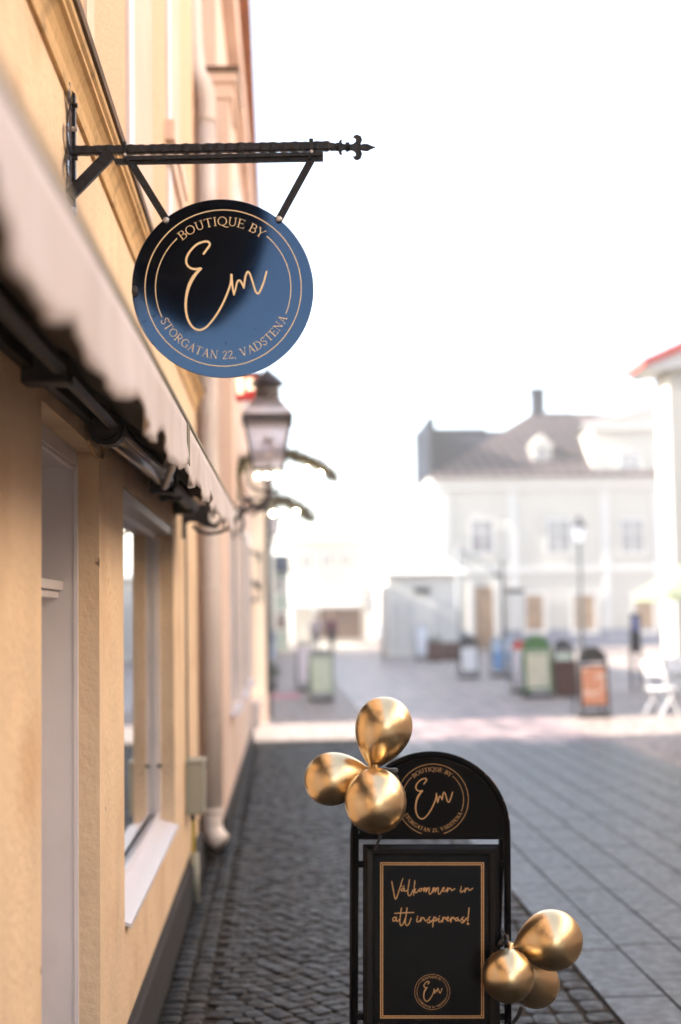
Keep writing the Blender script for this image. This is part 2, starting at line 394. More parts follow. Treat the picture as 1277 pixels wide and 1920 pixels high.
# cornice: lower bead, cove, fillet, dark flashing
prof = [(XW - .01, 3.235), (XW + .012, 3.235), (XW + .016, 3.25), (XW + .010, 3.262), (XW + .014, 3.285), (XW + .026, 3.312), (XW + .040, 3.330), (XW + .052, 3.335), (XW + .052, 3.348), (XW + .062, 3.356), (XW + .064, 3.375), (XW - .01, 3.375)]
cn = MB(); cn.prism([Vector((x, -14, z)) for x, z in prof], Vector((0, YE + 14, 0))); cn.build('cornice', M['cornice'], shop)
fl = MB()
prof = [(XW - .01, 3.377), (XW + .074, 3.377), (XW + .078, 3.396), (XW - .01, 3.425)]
fl.prism([Vector((x, -14, z)) for x, z in prof], Vector((0, YE + 14, 0))); fl.build('flashing', M['flashing'], shop)
# doorway lining
df = MB()
df.box(-.90, -.655, YD1 - .022, YD1 + .004, .10, 2.27); df.box(-.90, -.655, YD0 - .004, YD0 + .02, .10, 2.27)
df.box(-.90, -.655, YD0 + .02, YD1 - .022, 2.25, 2.31); df.box(-.668, -.652, YD1 - .030, YD1 - .0225, .10, 2.25)
df.box(-.675, -.658, YD0 + .02, YD1 - .030, 2.235, 2.25)
df.build('door_frame', M['white_paint'], shop, bevel=.003)
dd = MB(); dd.box(-.96, -.92, YD0 + .02, YD1 - .02, .10, 2.25); dr = dd.build('door', M['white_paint'], shop)
tr = MB(); tr.box(-.90, -.70, YD0 + .1, YD1 - .0225, 1.845, 1.875); tr.box(-.90, -.715, YD0 + .1, YD1 - .0225, 1.82, 1.8445); tr.build('transom_ledge', M['white_paint'], shop, bevel=.003)
# plaster chips and wear beside the doorway
for (y_, z_, a_, b_) in ((4.712, .30, .010, .035), (4.708, .33, .007, .05), (4.71, .12, .006, .02), (3.553, .9, .004, .01), (4.9, 1.93, .006, .012), (4.95, 1.88, .008, .01), (4.93, 2.0, .006, .008), (5.0, 1.84, .005, .008)):
    f = MB(); f.prism([Vector((XW + .0006, y_ + a_ * math.cos(t) * random.uniform(.6, 1.1), z_ + b_ * math.sin(t) * random.uniform(.6, 1.1))) for t in [k * .7 for k in range(9)]], Vector((-.0005, 0, 0))); f.build('plaster_chip', M['cornice'] if z_ > 1 else M['planter'], shop)
# shop window
gx = -.697
wf = MB()
wf.box(gx - .04, gx + .015, YW1 - .05, YW1, .60, 2.26); wf.box(gx - .04, gx + .015, YW0, YW0 + .05, .60, 2.26)
wf.box(gx - .04, gx + .015, YW0 + .05, YW1 - .05, 2.19, 2.26); wf.box(gx - .04, gx + .015, YW0 + .05, YW1 - .05, .60, .665)
fo = wf.build('window_frame', M['white_paint'], shop, bevel=.004)
gl = MB(); gl.box(gx - .012, gx - .004, YW0 + .05, YW1 - .05, .665, 2.19); gl.build('pane', M['glass_dark'], fo)
hd = MB(); hd.box(gx + .016, XW - .012, YW0 + .002, YW1 - .002, 2.215, 2.258); hd.build('head_board', M['white_paint'], fo)
cl = MB(); cl.tube([(gx + .026, YW1 - .025, .61), (gx + .026, YW1 - .025, 2.2)], .008, 6); cl.build('corner_pipe', M['white_paint'], fo)
hk = MB(); hk.box(gx + .0155, gx + .04, YW1 - .045, YW1 - .005, .93, .945); hk.build('clip', M['cable'], fo)
sl = MB(); sl.prism([Vector((gx + .03, YW0 + .012, .645)), Vector((XW + .022, YW0 + .012, .612)), Vector((XW + .022, YW0 + .012, .594)), Vector((XW + .016, YW0 + .012, .594)), Vector((XW + .016, YW0 + .012, .604)), Vector((gx + .03, YW0 + .012, .604))], Vector((0, YW1 - YW0 - .024 - .3 * 0, 0)))
sl.build('window_sill', M['sill'], shop)
sb = MB(); sb.box(gx + .016, gx + .0295, YW0 + .02, YW1 - .02, .646, .68); sb.build('sill_upstand', M['sill'], shop)
# pale vertical window surrounds on the upper floor
for (a, b, m_) in ((.8, 1.1, 'plaster_cream'), (2.2, 2.5, 'plaster_cream'), (3.3, 3.5, 'plaster_cream'), (4.36, 4.54, 'plaster_cream'), (5.60, 5.80, 'white_paint'), (5.805, 6.70, 'plaster_pink'), (7.7, 7.9, 'white_paint'), (7.905, 8.7, 'plaster_pink')):
    f = MB(); f.box(XW - .0015, XW + (.014 if m_ == 'white_paint' else .009), a, b, 3.44, 7.55); f.build('window_surround', M[m_], shop)
f = MB(); f.box(XW - .001, XW + .05, 7.6, 8.8, 4.35, 4.46); f.box(XW - .001, XW + .035, 7.65, 8.75, 4.25, 4.345); f.build('upper_sill', M['plaster_pink'], shop)
f = MB(); f.prism([Vector((XW - .001, -14, 7.2)), Vector((XW + .06, -14, 7.25)), Vector((XW + .16, -14, 7.45)), Vector((XW + .22, -14, 7.59)), Vector((XW - .001, -14, 7.59))], Vector((0, YE + 14, 0))); f.build('eaves_moulding', M['plaster_pink'], shop)
# unseen black shape added behind the viewpoint to darken the sign's reflection
by = MB(); by.prism([Vector((XW + .001, -10, 5.95)), Vector((-.3, -10, 5.62)), Vector((.1, -10, 5.40)), Vector((.5, -10, 5.46)), Vector((.8, -10, 5.75)), Vector((.95, -10, 6.0)), Vector((.95, -10, 7.5)), Vector((XW + .001, -10, 7.5))], Vector((0, 2.2, 0))); by.build('reflection_blocker', mat('black blocker', (.006, .005, .005), .9, spec=.1), shop)
# electric box, cables, conduit on the wall past the window
eb = thing('meter_box', 'small grey green electrical box mounted on the wall past the shop window', 'electrical box', (XW, 8.9, .53))
b = MB(); b.box(XW + .004, XW + .115, 8.86, 9.12, .545, .86); b.build('cabinet', M['boxgrey'], eb, bevel=.006)
b = MB(); b.box(XW + .004, XW + .121, 8.85, 9.13, .861, .872); b.build('lid', M['boxgrey'], eb, bevel=.003)
b = MB(); b.tube([(XW + .04, 8.95, .50), (XW + .04, 8.95, .545)], .018, 8); b.build('gland', M['blackplastic'], eb)
b = MB(); b.tube(catmull([(XW + .04, 8.95, .545), (XW + .045, 8.94, .42), (XW + .04, 8.95, .28)]), .013, 8); b.build('yellow_sleeve', M['yellow'], eb, smooth=True)
b = MB(); b.tube([(XW + .052, 8.95, .30), (XW + .056, 8.95, .0)], .026, 10); b.build('conduit', M['boxgrey'], eb, smooth=True)
b = MB(); b.tube([(XW + .012, 8.92, .87), (XW + .012, 8.93, 1.6), (XW + .012, 8.92, 2.4)], .007, 6); b.build('cable', M['cable'], eb, smooth=True)

# ================================================================== DOWNPIPE
dp = thing('downpipe', 'pale painted downpipe with an elbow foot between the two yellow houses', 'downpipe', (-.49, 10.6, .2))
PX, PY = -.505, 10.62
b = MB(); b.tube([(PX, PY, .27), (PX, PY, 2.2), (PX - .004, PY, 4.2), (PX, PY, 5.55)], .072, 18); b.build('pipe', M['pipe'], dp, smooth=True)
b = MB(); b.tube(catmull([(PX, PY, .30), (PX + .004, PY, .20), (PX + .035, PY - .03, .14), (PX + .075, PY - .05, .11)], 5), .074, 18); b.build('elbow', M['pipe'], dp, smooth=True)
for z in (.32, 1.95, 3.6, 5.2):
    b = MB(); b.tube([(PX, PY, z), (PX, PY, z + .03)], .079, 18); b.build('collar', M['pipe'], dp)
b = MB(); b.tube(catmull([(PX, PY, 5.5), (PX - .01, PY, 5.75), (PX - .1, PY, 6.1), (PX - .12, PY, 7.6)], 6), .075, 14); b.build('upper_pipe', M['pipe'], dp, smooth=True)

# ================================================================== SECOND BUILDING
b2 = thing('peach_building', 'peach plastered townhouse standing past the downpipe with pale pilaster', 'building', (-.43, 15, 0))
def X2(y): return -.43 + (y - 10.75) * .0065            # wall line turns slightly outward
ya, yb = 10.75, 19.5
def seg2(mb, y0, y1, z0, z1, dx=0, back=-1.2):
    mb.prism([Vector((back, y0, z0)), Vector((X2(y0) + dx, y0, z0)), Vector((X2(y1) + dx, y1, z0)), Vector((back, y1, z0))], Vector((0, 0, z1 - z0))); return mb
mb = MB()
wins = [(12.25, 13.35), (14.6, 15.7), (17.0, 18.1)]
y = ya
for (a, b_) in wins + [(yb, yb)]:
    seg2(mb, y, a, .26, 7.4)
    if a < yb:
        seg2(mb, a, b_, .26, .98); seg2(mb, a, b_, 2.62, 4.3); seg2(mb, a, b_, 6.1, 7.4); seg2(mb, a, b_, 4.3, 6.1, -.06); seg2(mb, a, b_, .98, 2.62, -.10)
    y = b_
mb.build('wall', M['plaster_pink'], b2)
mb = MB(); mb.box(-9, -1.205, 10.35, yb, 0, 7.39); mb.build('rear_wall', M['plaster_pink'], b2)
mb = MB(); seg2(mb, ya, yb, -.02, .257, .02); mb.build('plinth', M['plinth'], b2)
for (a, b_) in wins:
    for z0, z1 in ((.98, 2.62), (4.3, 6.1)):
        mb = MB(); d = .028
        seg2(mb, a - .13, a + .002, z0 - .02, z1 + .14, d); seg2(mb, b_ - .002, b_ + .13, z0 - .02, z1 + .14, d); seg2(mb, a + .0025, b_ - .0025, z1 + .002, z1 + .14, d)
        q = mb.build('window', M['white_paint'], b2)
        mb = MB(); seg2(mb, a - .16, b_ + .16, z0 - .07, z0 - .022, .075, -.6); mb.build('sill', M['sill'], q)
        mb = MB(); seg2(mb, a + .004, b_ - .004, z0 + .004, z1 - .004, -.055, -.7); mb.build('pane', M['glass_dark'], q)
mb = MB(); seg2(mb, ya - .05, ya + .62, 2.62, 5.72, .10); mb.build('pilaster', M['plaster_pink'], b2, bevel=.01)
mb = MB(); seg2(mb, ya - .07, ya + .66, 5.722, 5.84, .13); seg2(mb, ya - .10, ya + .70, 5.842, 5.92, .16); mb.build('capital', M['plaster_pink'], b2, bevel=.006)
mb = MB(); seg2(mb, ya - .13, ya + .73, 5.922, 5.955, .175); mb.build('capital_flashing', M['flashing'], b2)
for i, z in enumerate((3.05, 5.35, 5.5)):
    pass
mb = MB(); seg2(mb, ya + .75, yb, 3.15, 3.30, .05); seg2(mb, ya + .75, yb, 6.9, 7.2, .12); mb.build('string_course', M['plaster_pink'], b2, bevel=.01)
mb = MB(); mb.prism([Vector((-9, ya - .2, 7.4)), Vector((-.20, ya - .2, 7.4)), Vector((-.20, ya - .2, 7.55)), Vector((-4.6, ya - .2, 9.6)), Vector((-9, ya - .2, 7.6))], Vector((0, yb - ya + .3, 0))); mb.build('roof', M['rooftile'], b2)

# ================================================================== AWNING
aw = thing('awning', 'off white scalloped shop awning leaning out over the shop window', 'awning', (XW, 4, 2.5))
def awx(y): return -.268
def awz(y): return 2.275 + (y - 1.3) * .0185
Y0, Y1 = -2.2, 8.35
mb = MB(); n = 420; top, bot = [], []
ph0, per = 1.92, .70
rows = []
for i in range(n + 1):
    y = Y0 + (Y1 - Y0) * i / n
    dr_ = .105 + .066 * abs(math.sin(math.pi * (y - ph0) / per)) ** .65
    col = []
    for k_ in range(7):
        t = k_ / 6
        wv = (.006 * math.sin(y * 21) + .004 * math.sin(y * 47 + 1) + .010 * math.sin(y * 4.7 + 2)) * t ** 1.3
        col.append(mb.bm.verts.new((awx(y) + wv + .004, y, awz(y) - .012 - dr_ * t)))
    rows.append(col)
for i in range(n):
    for k_ in range(6): mb.bm.faces.new((rows[i][k_], rows[i + 1][k_], rows[i + 1][k_ + 1], rows[i][k_ + 1]))
vo = mb.build('valance', M['awning'], aw, smooth=True)
sm = vo.modifiers.new('thickness', 'SOLIDIFY'); sm.thickness = .0025
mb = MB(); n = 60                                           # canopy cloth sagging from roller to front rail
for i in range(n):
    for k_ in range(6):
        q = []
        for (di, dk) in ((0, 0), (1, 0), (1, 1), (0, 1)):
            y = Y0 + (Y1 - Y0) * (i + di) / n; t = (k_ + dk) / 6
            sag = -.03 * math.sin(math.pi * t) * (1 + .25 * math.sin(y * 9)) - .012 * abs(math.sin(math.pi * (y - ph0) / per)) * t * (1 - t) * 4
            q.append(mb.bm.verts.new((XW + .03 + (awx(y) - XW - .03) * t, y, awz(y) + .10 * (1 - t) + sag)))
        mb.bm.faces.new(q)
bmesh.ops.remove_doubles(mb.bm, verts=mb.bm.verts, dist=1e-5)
co = mb.build('canopy', M['awning_shaded'], aw, smooth=True); sm = co.modifiers.new('thickness', 'SOLIDIFY'); sm.thickness = .003
mb = MB(); mb.tube([(awx(Y0), Y0, awz(Y0)), (awx(Y1), Y1, awz(Y1))], .011, 8); mb.build('front_rail', M['awn_trim'], aw)
mb = MB(); mb.box(awx(5) + .006, awx(5) + .011, 4.13, 4.16, awz(4.15) - .13, awz(4.15) - .012); mb.box(awx(5) + .006, awx(5) + .011, 4.19, 4.21, awz(4.15) - .13, awz(4.15) - .012); mb.build('seam_tape', M['awn_trim'], aw)
mb = MB(); mb.tube([(-.52, 4.42, 2.335), (-.52, 6.4, 2.385)], .040, 20)
mb.tube([(-.475, 4.46, 2.322), (-.475, 6.4, 2.372)], .010, 8); mb.build('roller', M['alu'], aw, smooth=True)
mb = MB(); mb.tube([(-.52, 4.34, 2.333), (-.52, 4.42, 2.335)], .055, 22); mb.tube([(-.52, 4.325, 2.333), (-.52, 4.34, 2.333)], .036, 18); mb.build('end_cap', M['blackplastic'], aw)
mb = MB(); mb.tube([(-.52, 6.401, 2.385), (-.52, 6.5, 2.387)], .052, 18); mb.build('end_cap', M['blackplastic'], aw)
mb = MB(); mb.prism([Vector((XW + .001, Y0, 2.215)), Vector((XW + .028, Y0, 2.215)), Vector((XW + .028, Y0, 2.28)), Vector((XW + .001, Y0, 2.28))], Vector((0, Y1 - Y0, .22))); mb.build('shade_strip', M['blackplastic'], aw)  # added dark strip over the wall, stands for deep shade under the cloth
mb = MB(); mb.tube([(-.50, Y0, 2.27), (-.50, 4.325, 2.345)], .022, 8); mb.build('support_bar', M['blackplastic'], aw)
for y_, h_ in ((1.2, .07), (2.3, .08), (3.3, .08), (6.56, .10), (7.1, .09), (8.07, .11)):
    z = 2.27 + (y_ + 2.2) * .0115
    mb = MB(); mb.box(XW + .001, -.475, y_ - .035, y_ + .035, z - h_ / 2, z + h_ / 2); mb.build('wall_bracket', M['blackplastic'], aw, bevel=.006)
mb = MB(); mb.tube([(-.50, 6.62, 2.38), (-.50, 8.3, 2.40)], .040, 12); mb.build('far_roller', M['blackplastic'], aw)
mb = MB(); mb.bar((-.36, 5.0, 2.36), (-.39, 5.0, 2.275), .026, .022); mb.tube([(-.50, 6.3, 2.33), (-.35, 5.05, 2.34)], .016, 8); mb.build('folding_arm', M['alu'], aw)
mb = MB()
for i in range(9):
    t = i / 8; mb.box(-.49 + .12 * t, -.478 + .12 * t, 4.3, 4.33, 2.405 - .03 * math.sin(t * 3.1), 2.420 - .03 * math.sin(t * 3.1))
mb.build('hinge_links', M['alu'], aw)
b = MB(); b.tube(catmull([(XW + .012, 4.34, 2.29), (XW + .013, 4.55, 2.265), (XW + .013, 4.70, 2.285), (XW + .013, 4.73, 2.36)]), .006, 6)
tag(b.build('wall_cable', M['cornice'], None, smooth=True), 'thin ochre painted cable looping under the black awning roller cap', 'cable')

# ================================================================== LETTERING
TH, TN, SF = .135, .055, .05
def arc(cx, cy, rx, ry, a0, a1, n=12):
    return [(cx + rx * math.cos(R(a0 + (a1 - a0) * i / n)), cy + ry * math.sin(R(a0 + (a1 - a0) * i / n))) for i in range(n + 1)]
def ln(a, b, w): return ([a, b], w)
def serif(x, y, w=.26): return ([(x - w / 2, y), (x + w / 2, y)], SF)
def ringw(pts, vert, horiz):          # thick where the stroke runs vertically, thin where it runs flat
    out = []
    for i in range(len(pts)):
        a, b = pts[max(i - 1, 0)], pts[min(i + 1, len(pts) - 1)]
        dx, dy = abs(b[0] - a[0]), abs(b[1] - a[1]); t = dy / (dx + dy + 1e-9); out.append(horiz + (vert - horiz) * t)
    return (pts, out)
h = SF / 2
G = {
 'B': (.66, [ln((.15, 0), (.15, 1), TH), serif(.12, h, .22), serif(.12, 1 - h, .22), ringw([(.15, .97)] + arc(.34, .75, .20, .22, 90, -90) + [(.15, .53)], TH, TN), ringw([(.15, .53)] + arc(.36, .28, .24, .25, 90, -90) + [(.15, .03)], TH, TN)]),
 'O': (.86, [ringw(arc(.43, .5, .36, .47, 0, 360, 28), TH, TN)]),
 'Q': (.86, [ringw(arc(.43, .5, .36, .47, 0, 360, 28), TH, TN), ([(.42, .06), (.60, -.12), (.82, -.20), (.98, -.17)], [.1, .11, .09, .05])]),
 'U': (.82, [ringw([(.18, .97), (.18, .36)] + arc(.42, .32, .24, .29, 180, 360) + [(.66, .36), (.66, .97)], TH * .8, TN * 1.2), serif(.18, 1 - h), serif(.66, 1 - h)]),
 'T': (.74, [ln((.37, 0), (.37, 1), TH), ln((.05, .97), (.69, .97), TN), serif(.37, h), ln((.06, .99), (.04, .80), SF), ln((.68, .99), (.70, .80), SF)]),
 'I': (.36, [ln((.18, 0), (.18, 1), TH), serif(.18, h), serif(.18, 1 - h)]),
 'E': (.66, [ln((.15, 0), (.15, 1), TH), ln((.04, 1 - h), (.57, 1 - h), TN), ln((.04, h), (.60, h), TN), ln((.15, .52), (.48, .52), TN), ln((.57, 1), (.58, .80), SF), ln((.60, 0), (.63, .22), SF), ln((.48, .62), (.48, .42), SF)]),
 'Y': (.76, [ln((.10, .98), (.39, .46), TH), ln((.68, .98), (.39, .46), TN), ln((.38, 0), (.38, .48), TH), serif(.38, h), serif(.12, 1 - h, .24), serif(.67, 1 - h, .22)]),
 'S': (.58, [ringw([(.50, .80), (.43, .92), (.30, .97), (.15, .90), (.10, .76), (.17, .62), (.32, .52), (.45, .40), (.50, .26), (.44, .10), (.29, .03), (.14, .08), (.08, .22)], .085, .10), ln((.50, .96), (.50, .76), SF), ln((.08, .04), (.08, .26), SF)]),
 'R': (.74, [ln((.15, 0), (.15, 1), TH), serif(.13, h, .24), serif(.12, 1 - h, .22), ringw([(.15, .97)] + arc(.34, .74, .22, .23, 90, -90) + [(.15, .51)], TH, TN), ([(.32, .51), (.50, .22), (.62, .04), (.74, .02)], [.11, .13, .11, .05])]),
 'G': (.82, [ringw([(.70, .82), (.60, .93)] + arc(.43, .5, .35, .47, 75, 290, 16) + [(.68, .10), (.70, .12)], TH, TN), ln((.70, .06), (.70, .42), TH * .9), serif(.68, .43), ln((.71, .97), (.71, .76), SF)]),
 'A': (.78, [ln((.14, .02), (.40, .98), TN), ln((.39, 1.0), (.66, .02), TH), ln((.22, .34), (.56, .34), TN), serif(.13, h, .22), serif(.66, h, .24)]),
 'N': (.86, [ln((.17, 0), (.17, .97), TN), ln((.15, .98), (.70, .04), TH), ln((.70, 0), (.70, .98), TN), serif(.15, h, .22), serif(.12, 1 - h, .18), serif(.72, 1 - h, .22)]),
 'D': (.82, [ln((.15, 0), (.15, 1), TH), serif(.12, h, .2), serif(.12, 1 - h, .2), ringw([(.15, .97), (.34, .97)] + arc(.36, .5, .37, .47, 88, -88, 16) + [(.34, .03), (.15, .03)], TH, TN)]),
 'V': (.78, [ln((.10, .98), (.39, .03), TH), ln((.66, .98), (.39, .03), TN), serif(.11, 1 - h, .24), serif(.66, 1 - h, .22)]),
 '2': (.56, [ringw([(.08, .74), (.13, .90), (.27, .97), (.42, .90), (.46, .74), (.40, .56), (.24, .32), (.08, .06)], .10, .07), ln((.07, .05), (.50, .05), .09), ln((.50, .02), (.52, .2), SF)]),
 ',': (.28, [([(.14, .10), (.16, .0), (.08, -.16)], [.13, .12, .04])]), ' ': (.40, []),
}
def arc_text(mb, s, c, r, a0, a1, hgt, pl, off, up=True, bold=1.0):
    """letters of height hgt px whose middle runs along radius r; angles in degrees clockwise from the top"""
    tot = sum(G[ch][0] for ch in s); k = 0
    span = R(abs(a1 - a0)) * r; sx = span / tot
    pos = 0; d = 1 if a1 > a0 else -1
    for ch in s:
        wd, strokes = G[ch]
        mid = R(a0) + d * (pos + wd / 2) * sx / r; pos += wd
        cx, cy = c[0] + r * math.sin(mid), c[1] - r * math.cos(mid)
        ang = mid if up else mid - math.pi
        for pts, w_ in strokes:
            P = []
            for (u, v) in pts:
                lx, ly = (u - wd / 2) * sx * .97, (v - .5) * hgt
                P.append((cx + lx * math.cos(ang) + ly * math.sin(ang), cy + lx * math.sin(ang) - ly * math.cos(ang)))
            ww = [x * hgt * bold for x in w_] if isinstance(w_, list) else w_ * hgt * bold
            k = (k + 1) % 9
            mb.ribbon(P, ww, pl, off + k * .00004)
def arc_line(mb, c, r, a0, a1, w_, pl, off):
    n = max(int(abs(a1 - a0) / 3), 8)
    mb.ribbon([(c[0] + r * math.sin(R(a0 + (a1 - a0) * i / n)), c[1] - r * math.cos(R(a0 + (a1 - a0) * i / n))) for i in range(n + 1)], w_, pl, off)
EMU = [([(370, 325), (410, 270), (448, 215), (440, 175), (400, 163), (340, 175), (270, 210), (200, 280), (155, 350), (138, 420), (155, 480), (205, 520), (265, 530), (330, 518)], [34, 34, 34, 34, 33, 33, 33, 33, 34, 34, 34, 34, 38, 34]),
       ([(336, 524), (285, 570), (225, 650), (180, 740), (150, 840), (133, 960), (135, 1080), (160, 1190), (205, 1275), (260, 1322), (325, 1335), (400, 1300), (480, 1215), (560, 1100), (630, 970), (690, 830), (725, 720), (736, 610)], [34, 48, 58, 56, 48, 42, 38, 36, 35, 34, 33, 33, 33, 33, 33, 33, 33, 34]),
       ([(736, 606), (742, 680), (755, 790), (770, 868)], [40, 36, 30, 26]), ([(770, 868), (792, 790), (812, 705), (838, 678), (868, 705), (900, 772)], [26, 30, 31, 31, 33, 34]),
       ([(900, 775), (912, 690), (925, 620), (953, 565), (982, 595), (1018, 700), (1055, 820), (1085, 852), (1112, 828), (1160, 715), (1203, 562)], [34, 32, 32, 31, 31, 31, 31, 31, 31, 31, 30])]
def emblem(mb, c, Rad, pl, off, lw=1.0, tw=1.0):
    """double ring, two lines of curved capitals and the script monogram; Rad = radius of the outer ring in px"""
    s = Rad / 146.5
    arc_line(mb, c, Rad, 0, 360, 2.2 * s * lw, pl, off)
    arc_line(mb, c, 127 * s, 40, 112.5, 2.0 * s * lw, pl, off); arc_line(mb, c, 127 * s, -115.5, -43, 2.0 * s * lw, pl, off)
    arc_text(mb, 'BOUTIQUE BY', c, 125.5 * s, -41, 38, 16.5 * s, pl, off + .0001, True, tw)
    arc_text(mb, 'STORGATAN 22, VADSTENA', c, 125.5 * s, 243, 114.5, 15.5 * s, pl, off + .0001, False, tw)
    k = Rad / 1034.0
    for i, (pts, wd) in enumerate(EMU):
        P = catmull([((x - 627.8) * k + c[0], (y - 780.3) * k + c[1]) for x, y in pts], 6)
        W_ = []
        for a, b in zip(wd, wd[1:]): W_ += [(a + (b - a) * j / 6) * k * lw for j in range(6)]
        W_.append(wd[-1] * k * lw)
        P2 = [(p.x, p.y) for p in [Vector(q).to_2d() if len(q) > 2 else q for q in P]]
        mb.ribbon(P2, W_, pl, off + .0003 + i * .00005)
        for e_ in (0, -1): mb.disc(P2[e_], W_[e_] / 2, pl, off + .0006 + i * .00005 + (.00002 if e_ else 0), 12)

# ================================================================== HANGING SIGN
YS = 4.0
SP = Plane(at(418.5, 540, YS), Vector((math.sin(R(2.5)), -math.cos(R(2.5)), 0)))   # the sign hangs turned a little to the street
def S(x, y, off=0): return SP(x, y, off)
PX4 = YS / FPX
br = thing('sign_bracket', 'black wrought iron wall bracket with fleur finial carrying the round shop sign', 'bracket', at(130, 285, YS))
mb = MB()                                                   # hammered square bar
n = 90; A, B = S(136, 283), S(626, 274)
rings = []
for i in range(n + 1):
    t = i / n; p = A + (B - A) * t; hw = .0128 + .0009 * math.sin(t * 150) + .0005 * math.sin(t * 61)
    if t > .985: hw *= .75
    rings.append([mb.bm.verts.new(p + Vector((0, dy * hw * .8, dz * hw))) for dy, dz in ((-1, -.7), (-.75, -1), (.75, -1), (1, -.7), (1, .7), (.75, 1), (-.75, 1), (-1, .7))])
for a, b in zip(rings, rings[1:]):
    for k in range(8): mb.bm.faces.new((a[k], a[(k + 1) % 8], b[(k + 1) % 8], b[k]))
mb.bm.faces.new(rings[0]); mb.bm.faces.new(rings[-1][::-1])
mb.build('bar', M['iron'], br)
mb = MB(); mb.prism([S(232, 292, .014), S(606, 284, .014), S(606, 291, .014), S(236, 300, .014)], Vector((0, .028, 0)))
mb.build('angle_iron_ledge', M['iron'], br)
mb = MB(); mb.prism([S(212, 297, .004), S(606, 291.5, .004), S(606, 301.5, .004), S(217, 308, .004)], Vector((0, .010, 0)))
mb.build('angle_iron', M['iron'], br)
mb = MB(); mb.bar(S(207, 286, .011), S(131, 364, .011), .033, .020, Vector((0, -1, 0))); mb.build('brace', M['iron'], br, bevel=.001)
for cx_, cy_ in ((233.5, 282), (583.5, 276)):
    mb = MB(); p = S(cx_, cy_); mb.box(p.x - .006, p.x + .006, p.y - .017, p.y + .017, p.z - .020, p.z + .021); c_ = mb.build('collar', M['iron'], br, bevel=.0015)
    mb = MB(); p = S(cx_ + .5, cy_ + 8, .019); mb.ball(p, .005, (1, .6, 1), 10); mb.build('bolt', M['rivet'], c_, smooth=True)
for cx_, cy_ in ((239, 302), (580, 296)):
    mb = MB(); mb.ball(S(cx_, cy_, .010), .006, (1, .6, 1), 12); mb.build('bolt', M['iron'], br, smooth=True)
# finial
fn = [(620, 267.5), (631, 268.5), (632, 267), (635, 267.5), (636.5, 263), (640, 260.5), (642, 262), (640.5, 265), (642, 268.5), (648, 270), (650, 267.5), (653.5, 267), (656, 270), (662, 269.5), (667, 265), (668, 260), (665, 256.5), (662, 258), (664, 253.5), (670, 251.5), (677, 255), (679.5, 262), (676, 270.5), (683, 269), (690, 269.5), (697, 273), (705, 275),
      (697, 278), (690, 282), (683, 281.5), (676, 280), (679.5, 288), (677, 296), (671, 299.5), (665, 297.5), (662, 291), (665, 293), (668, 290), (667, 285), (662, 281), (656, 280.5), (653.5, 283), (650, 283), (648, 280), (642, 281), (640.5, 285), (642, 288), (640, 290), (636.5, 287), (635, 281.5), (632, 282.5), (631, 281), (620, 282)]
mb = MB(); mb.plate(fn, SP, .010, .005); mb.build('finial', M['iron'], br, bevel=.0022)
mb = MB(); mb.tube([S(648, 275), S(655, 275)], .013, 10); mb.tube([S(630.5, 275), S(634, 275)], .0125, 10); mb.build('finial_collar', M['iron'], br)
# wall plate: strap with scrolled ends, seen nearly edge on
wx = XW + .012
mb = MB()
def atw(y_px, Y=YS, x=wx): return Vector((x, Y, at(130, y_px, Y).z))
z_ = lambda yp: at(130, yp, YS).z
mb.box(wx - .004, wx + .004, YS - .024, YS + .024, z_(400), z_(205))
for (sg, z0, z1, cr) in ((-1, z_(292), z_(248), .05), (-1, z_(296), z_(340), .05), (1, z_(330), z_(300), .05), (1, z_(352), z_(386), .05), (1, z_(205), z_(186), .03), (-1, z_(205), z_(170), .02)):
    pts = catmull([(0, YS + sg * .018, z0), (0, YS + sg * (.03 + cr * .6), z0 + (z1 - z0) * .3), (0, YS + sg * (.03 + cr), z0 + (z1 - z0) * .75), (0, YS + sg * (.02 + cr * .8), z1)], 5)
    for a, b in zip(pts, pts[1:]):
        d = (b - a).normalized(); q = Vector((0, -d.z, d.y)) * .011; o_ = Vector((wx - .003, 0, 0))
        mb.prism([a + q + o_, b + q + o_, b - q + o_, a - q + o_], Vector((.0055, 0, 0)))
mb.build('wall_plate', M['iron_plate'], br)
mb = MB(); mb.prism([Vector((wx + .004, YS - .012, z_(385))), Vector((wx + .012, YS - .012, z_(385))), Vector((wx + .012, YS - .012, z_(178))), Vector((wx - .004, YS - .012, z_(168))), Vector((wx + .004, YS - .012, z_(180)))], Vector((0, .024, 0)))
mb.build('back_strap', M['iron'], br)
for yp in (202, 246, 300, 345):
    mb = MB(); mb.tube([Vector((wx + .004, YS - .018, z_(yp))), Vector((wx + .020, YS - .018, z_(yp)))], .0075, 6); mb.build('nut', M['rivet'] if yp == 246 else M['iron'], br)

sg_ = thing('round_shop_sign', 'round glossy black shop sign with gold script hanging from the iron bracket', 'sign', S(418.5, 540))
mb = MB(); cx0, cy0, rs = 418.5, 540.5, 172
M_ = Matrix.Translation(S(cx0, cy0, -.003)) @ Matrix.Rotation(R(2.5), 4, 'Z') @ Matrix.Rotation(R(90), 4, 'X')
mb.lathe([(.001, -.0025), (rs * PX4 - .0012, -.0025), (rs * PX4, -.0012), (rs * PX4, .0012), (rs * PX4 - .0012, .003), (.001, .003)], M_, 128)
mb.build('sign_disc', M['signblack'], sg_)
mb = MB(); mb.flat = 1; emblem(mb, (418.5, 540), 146.5, SP, .0014, .80, .78)
mb.build('gold_lettering', M['gold'], sg_)
for a, b in (((243, 300), (313, 414)), ((587, 294), (522, 413))):
    mb = MB(); pa, pb = S(*a, .006), S(*b, .006); mb.bar(pa, pb, .0215, .004); mb.build('hanger_strap', M['iron'], sg_, bevel=.0008)
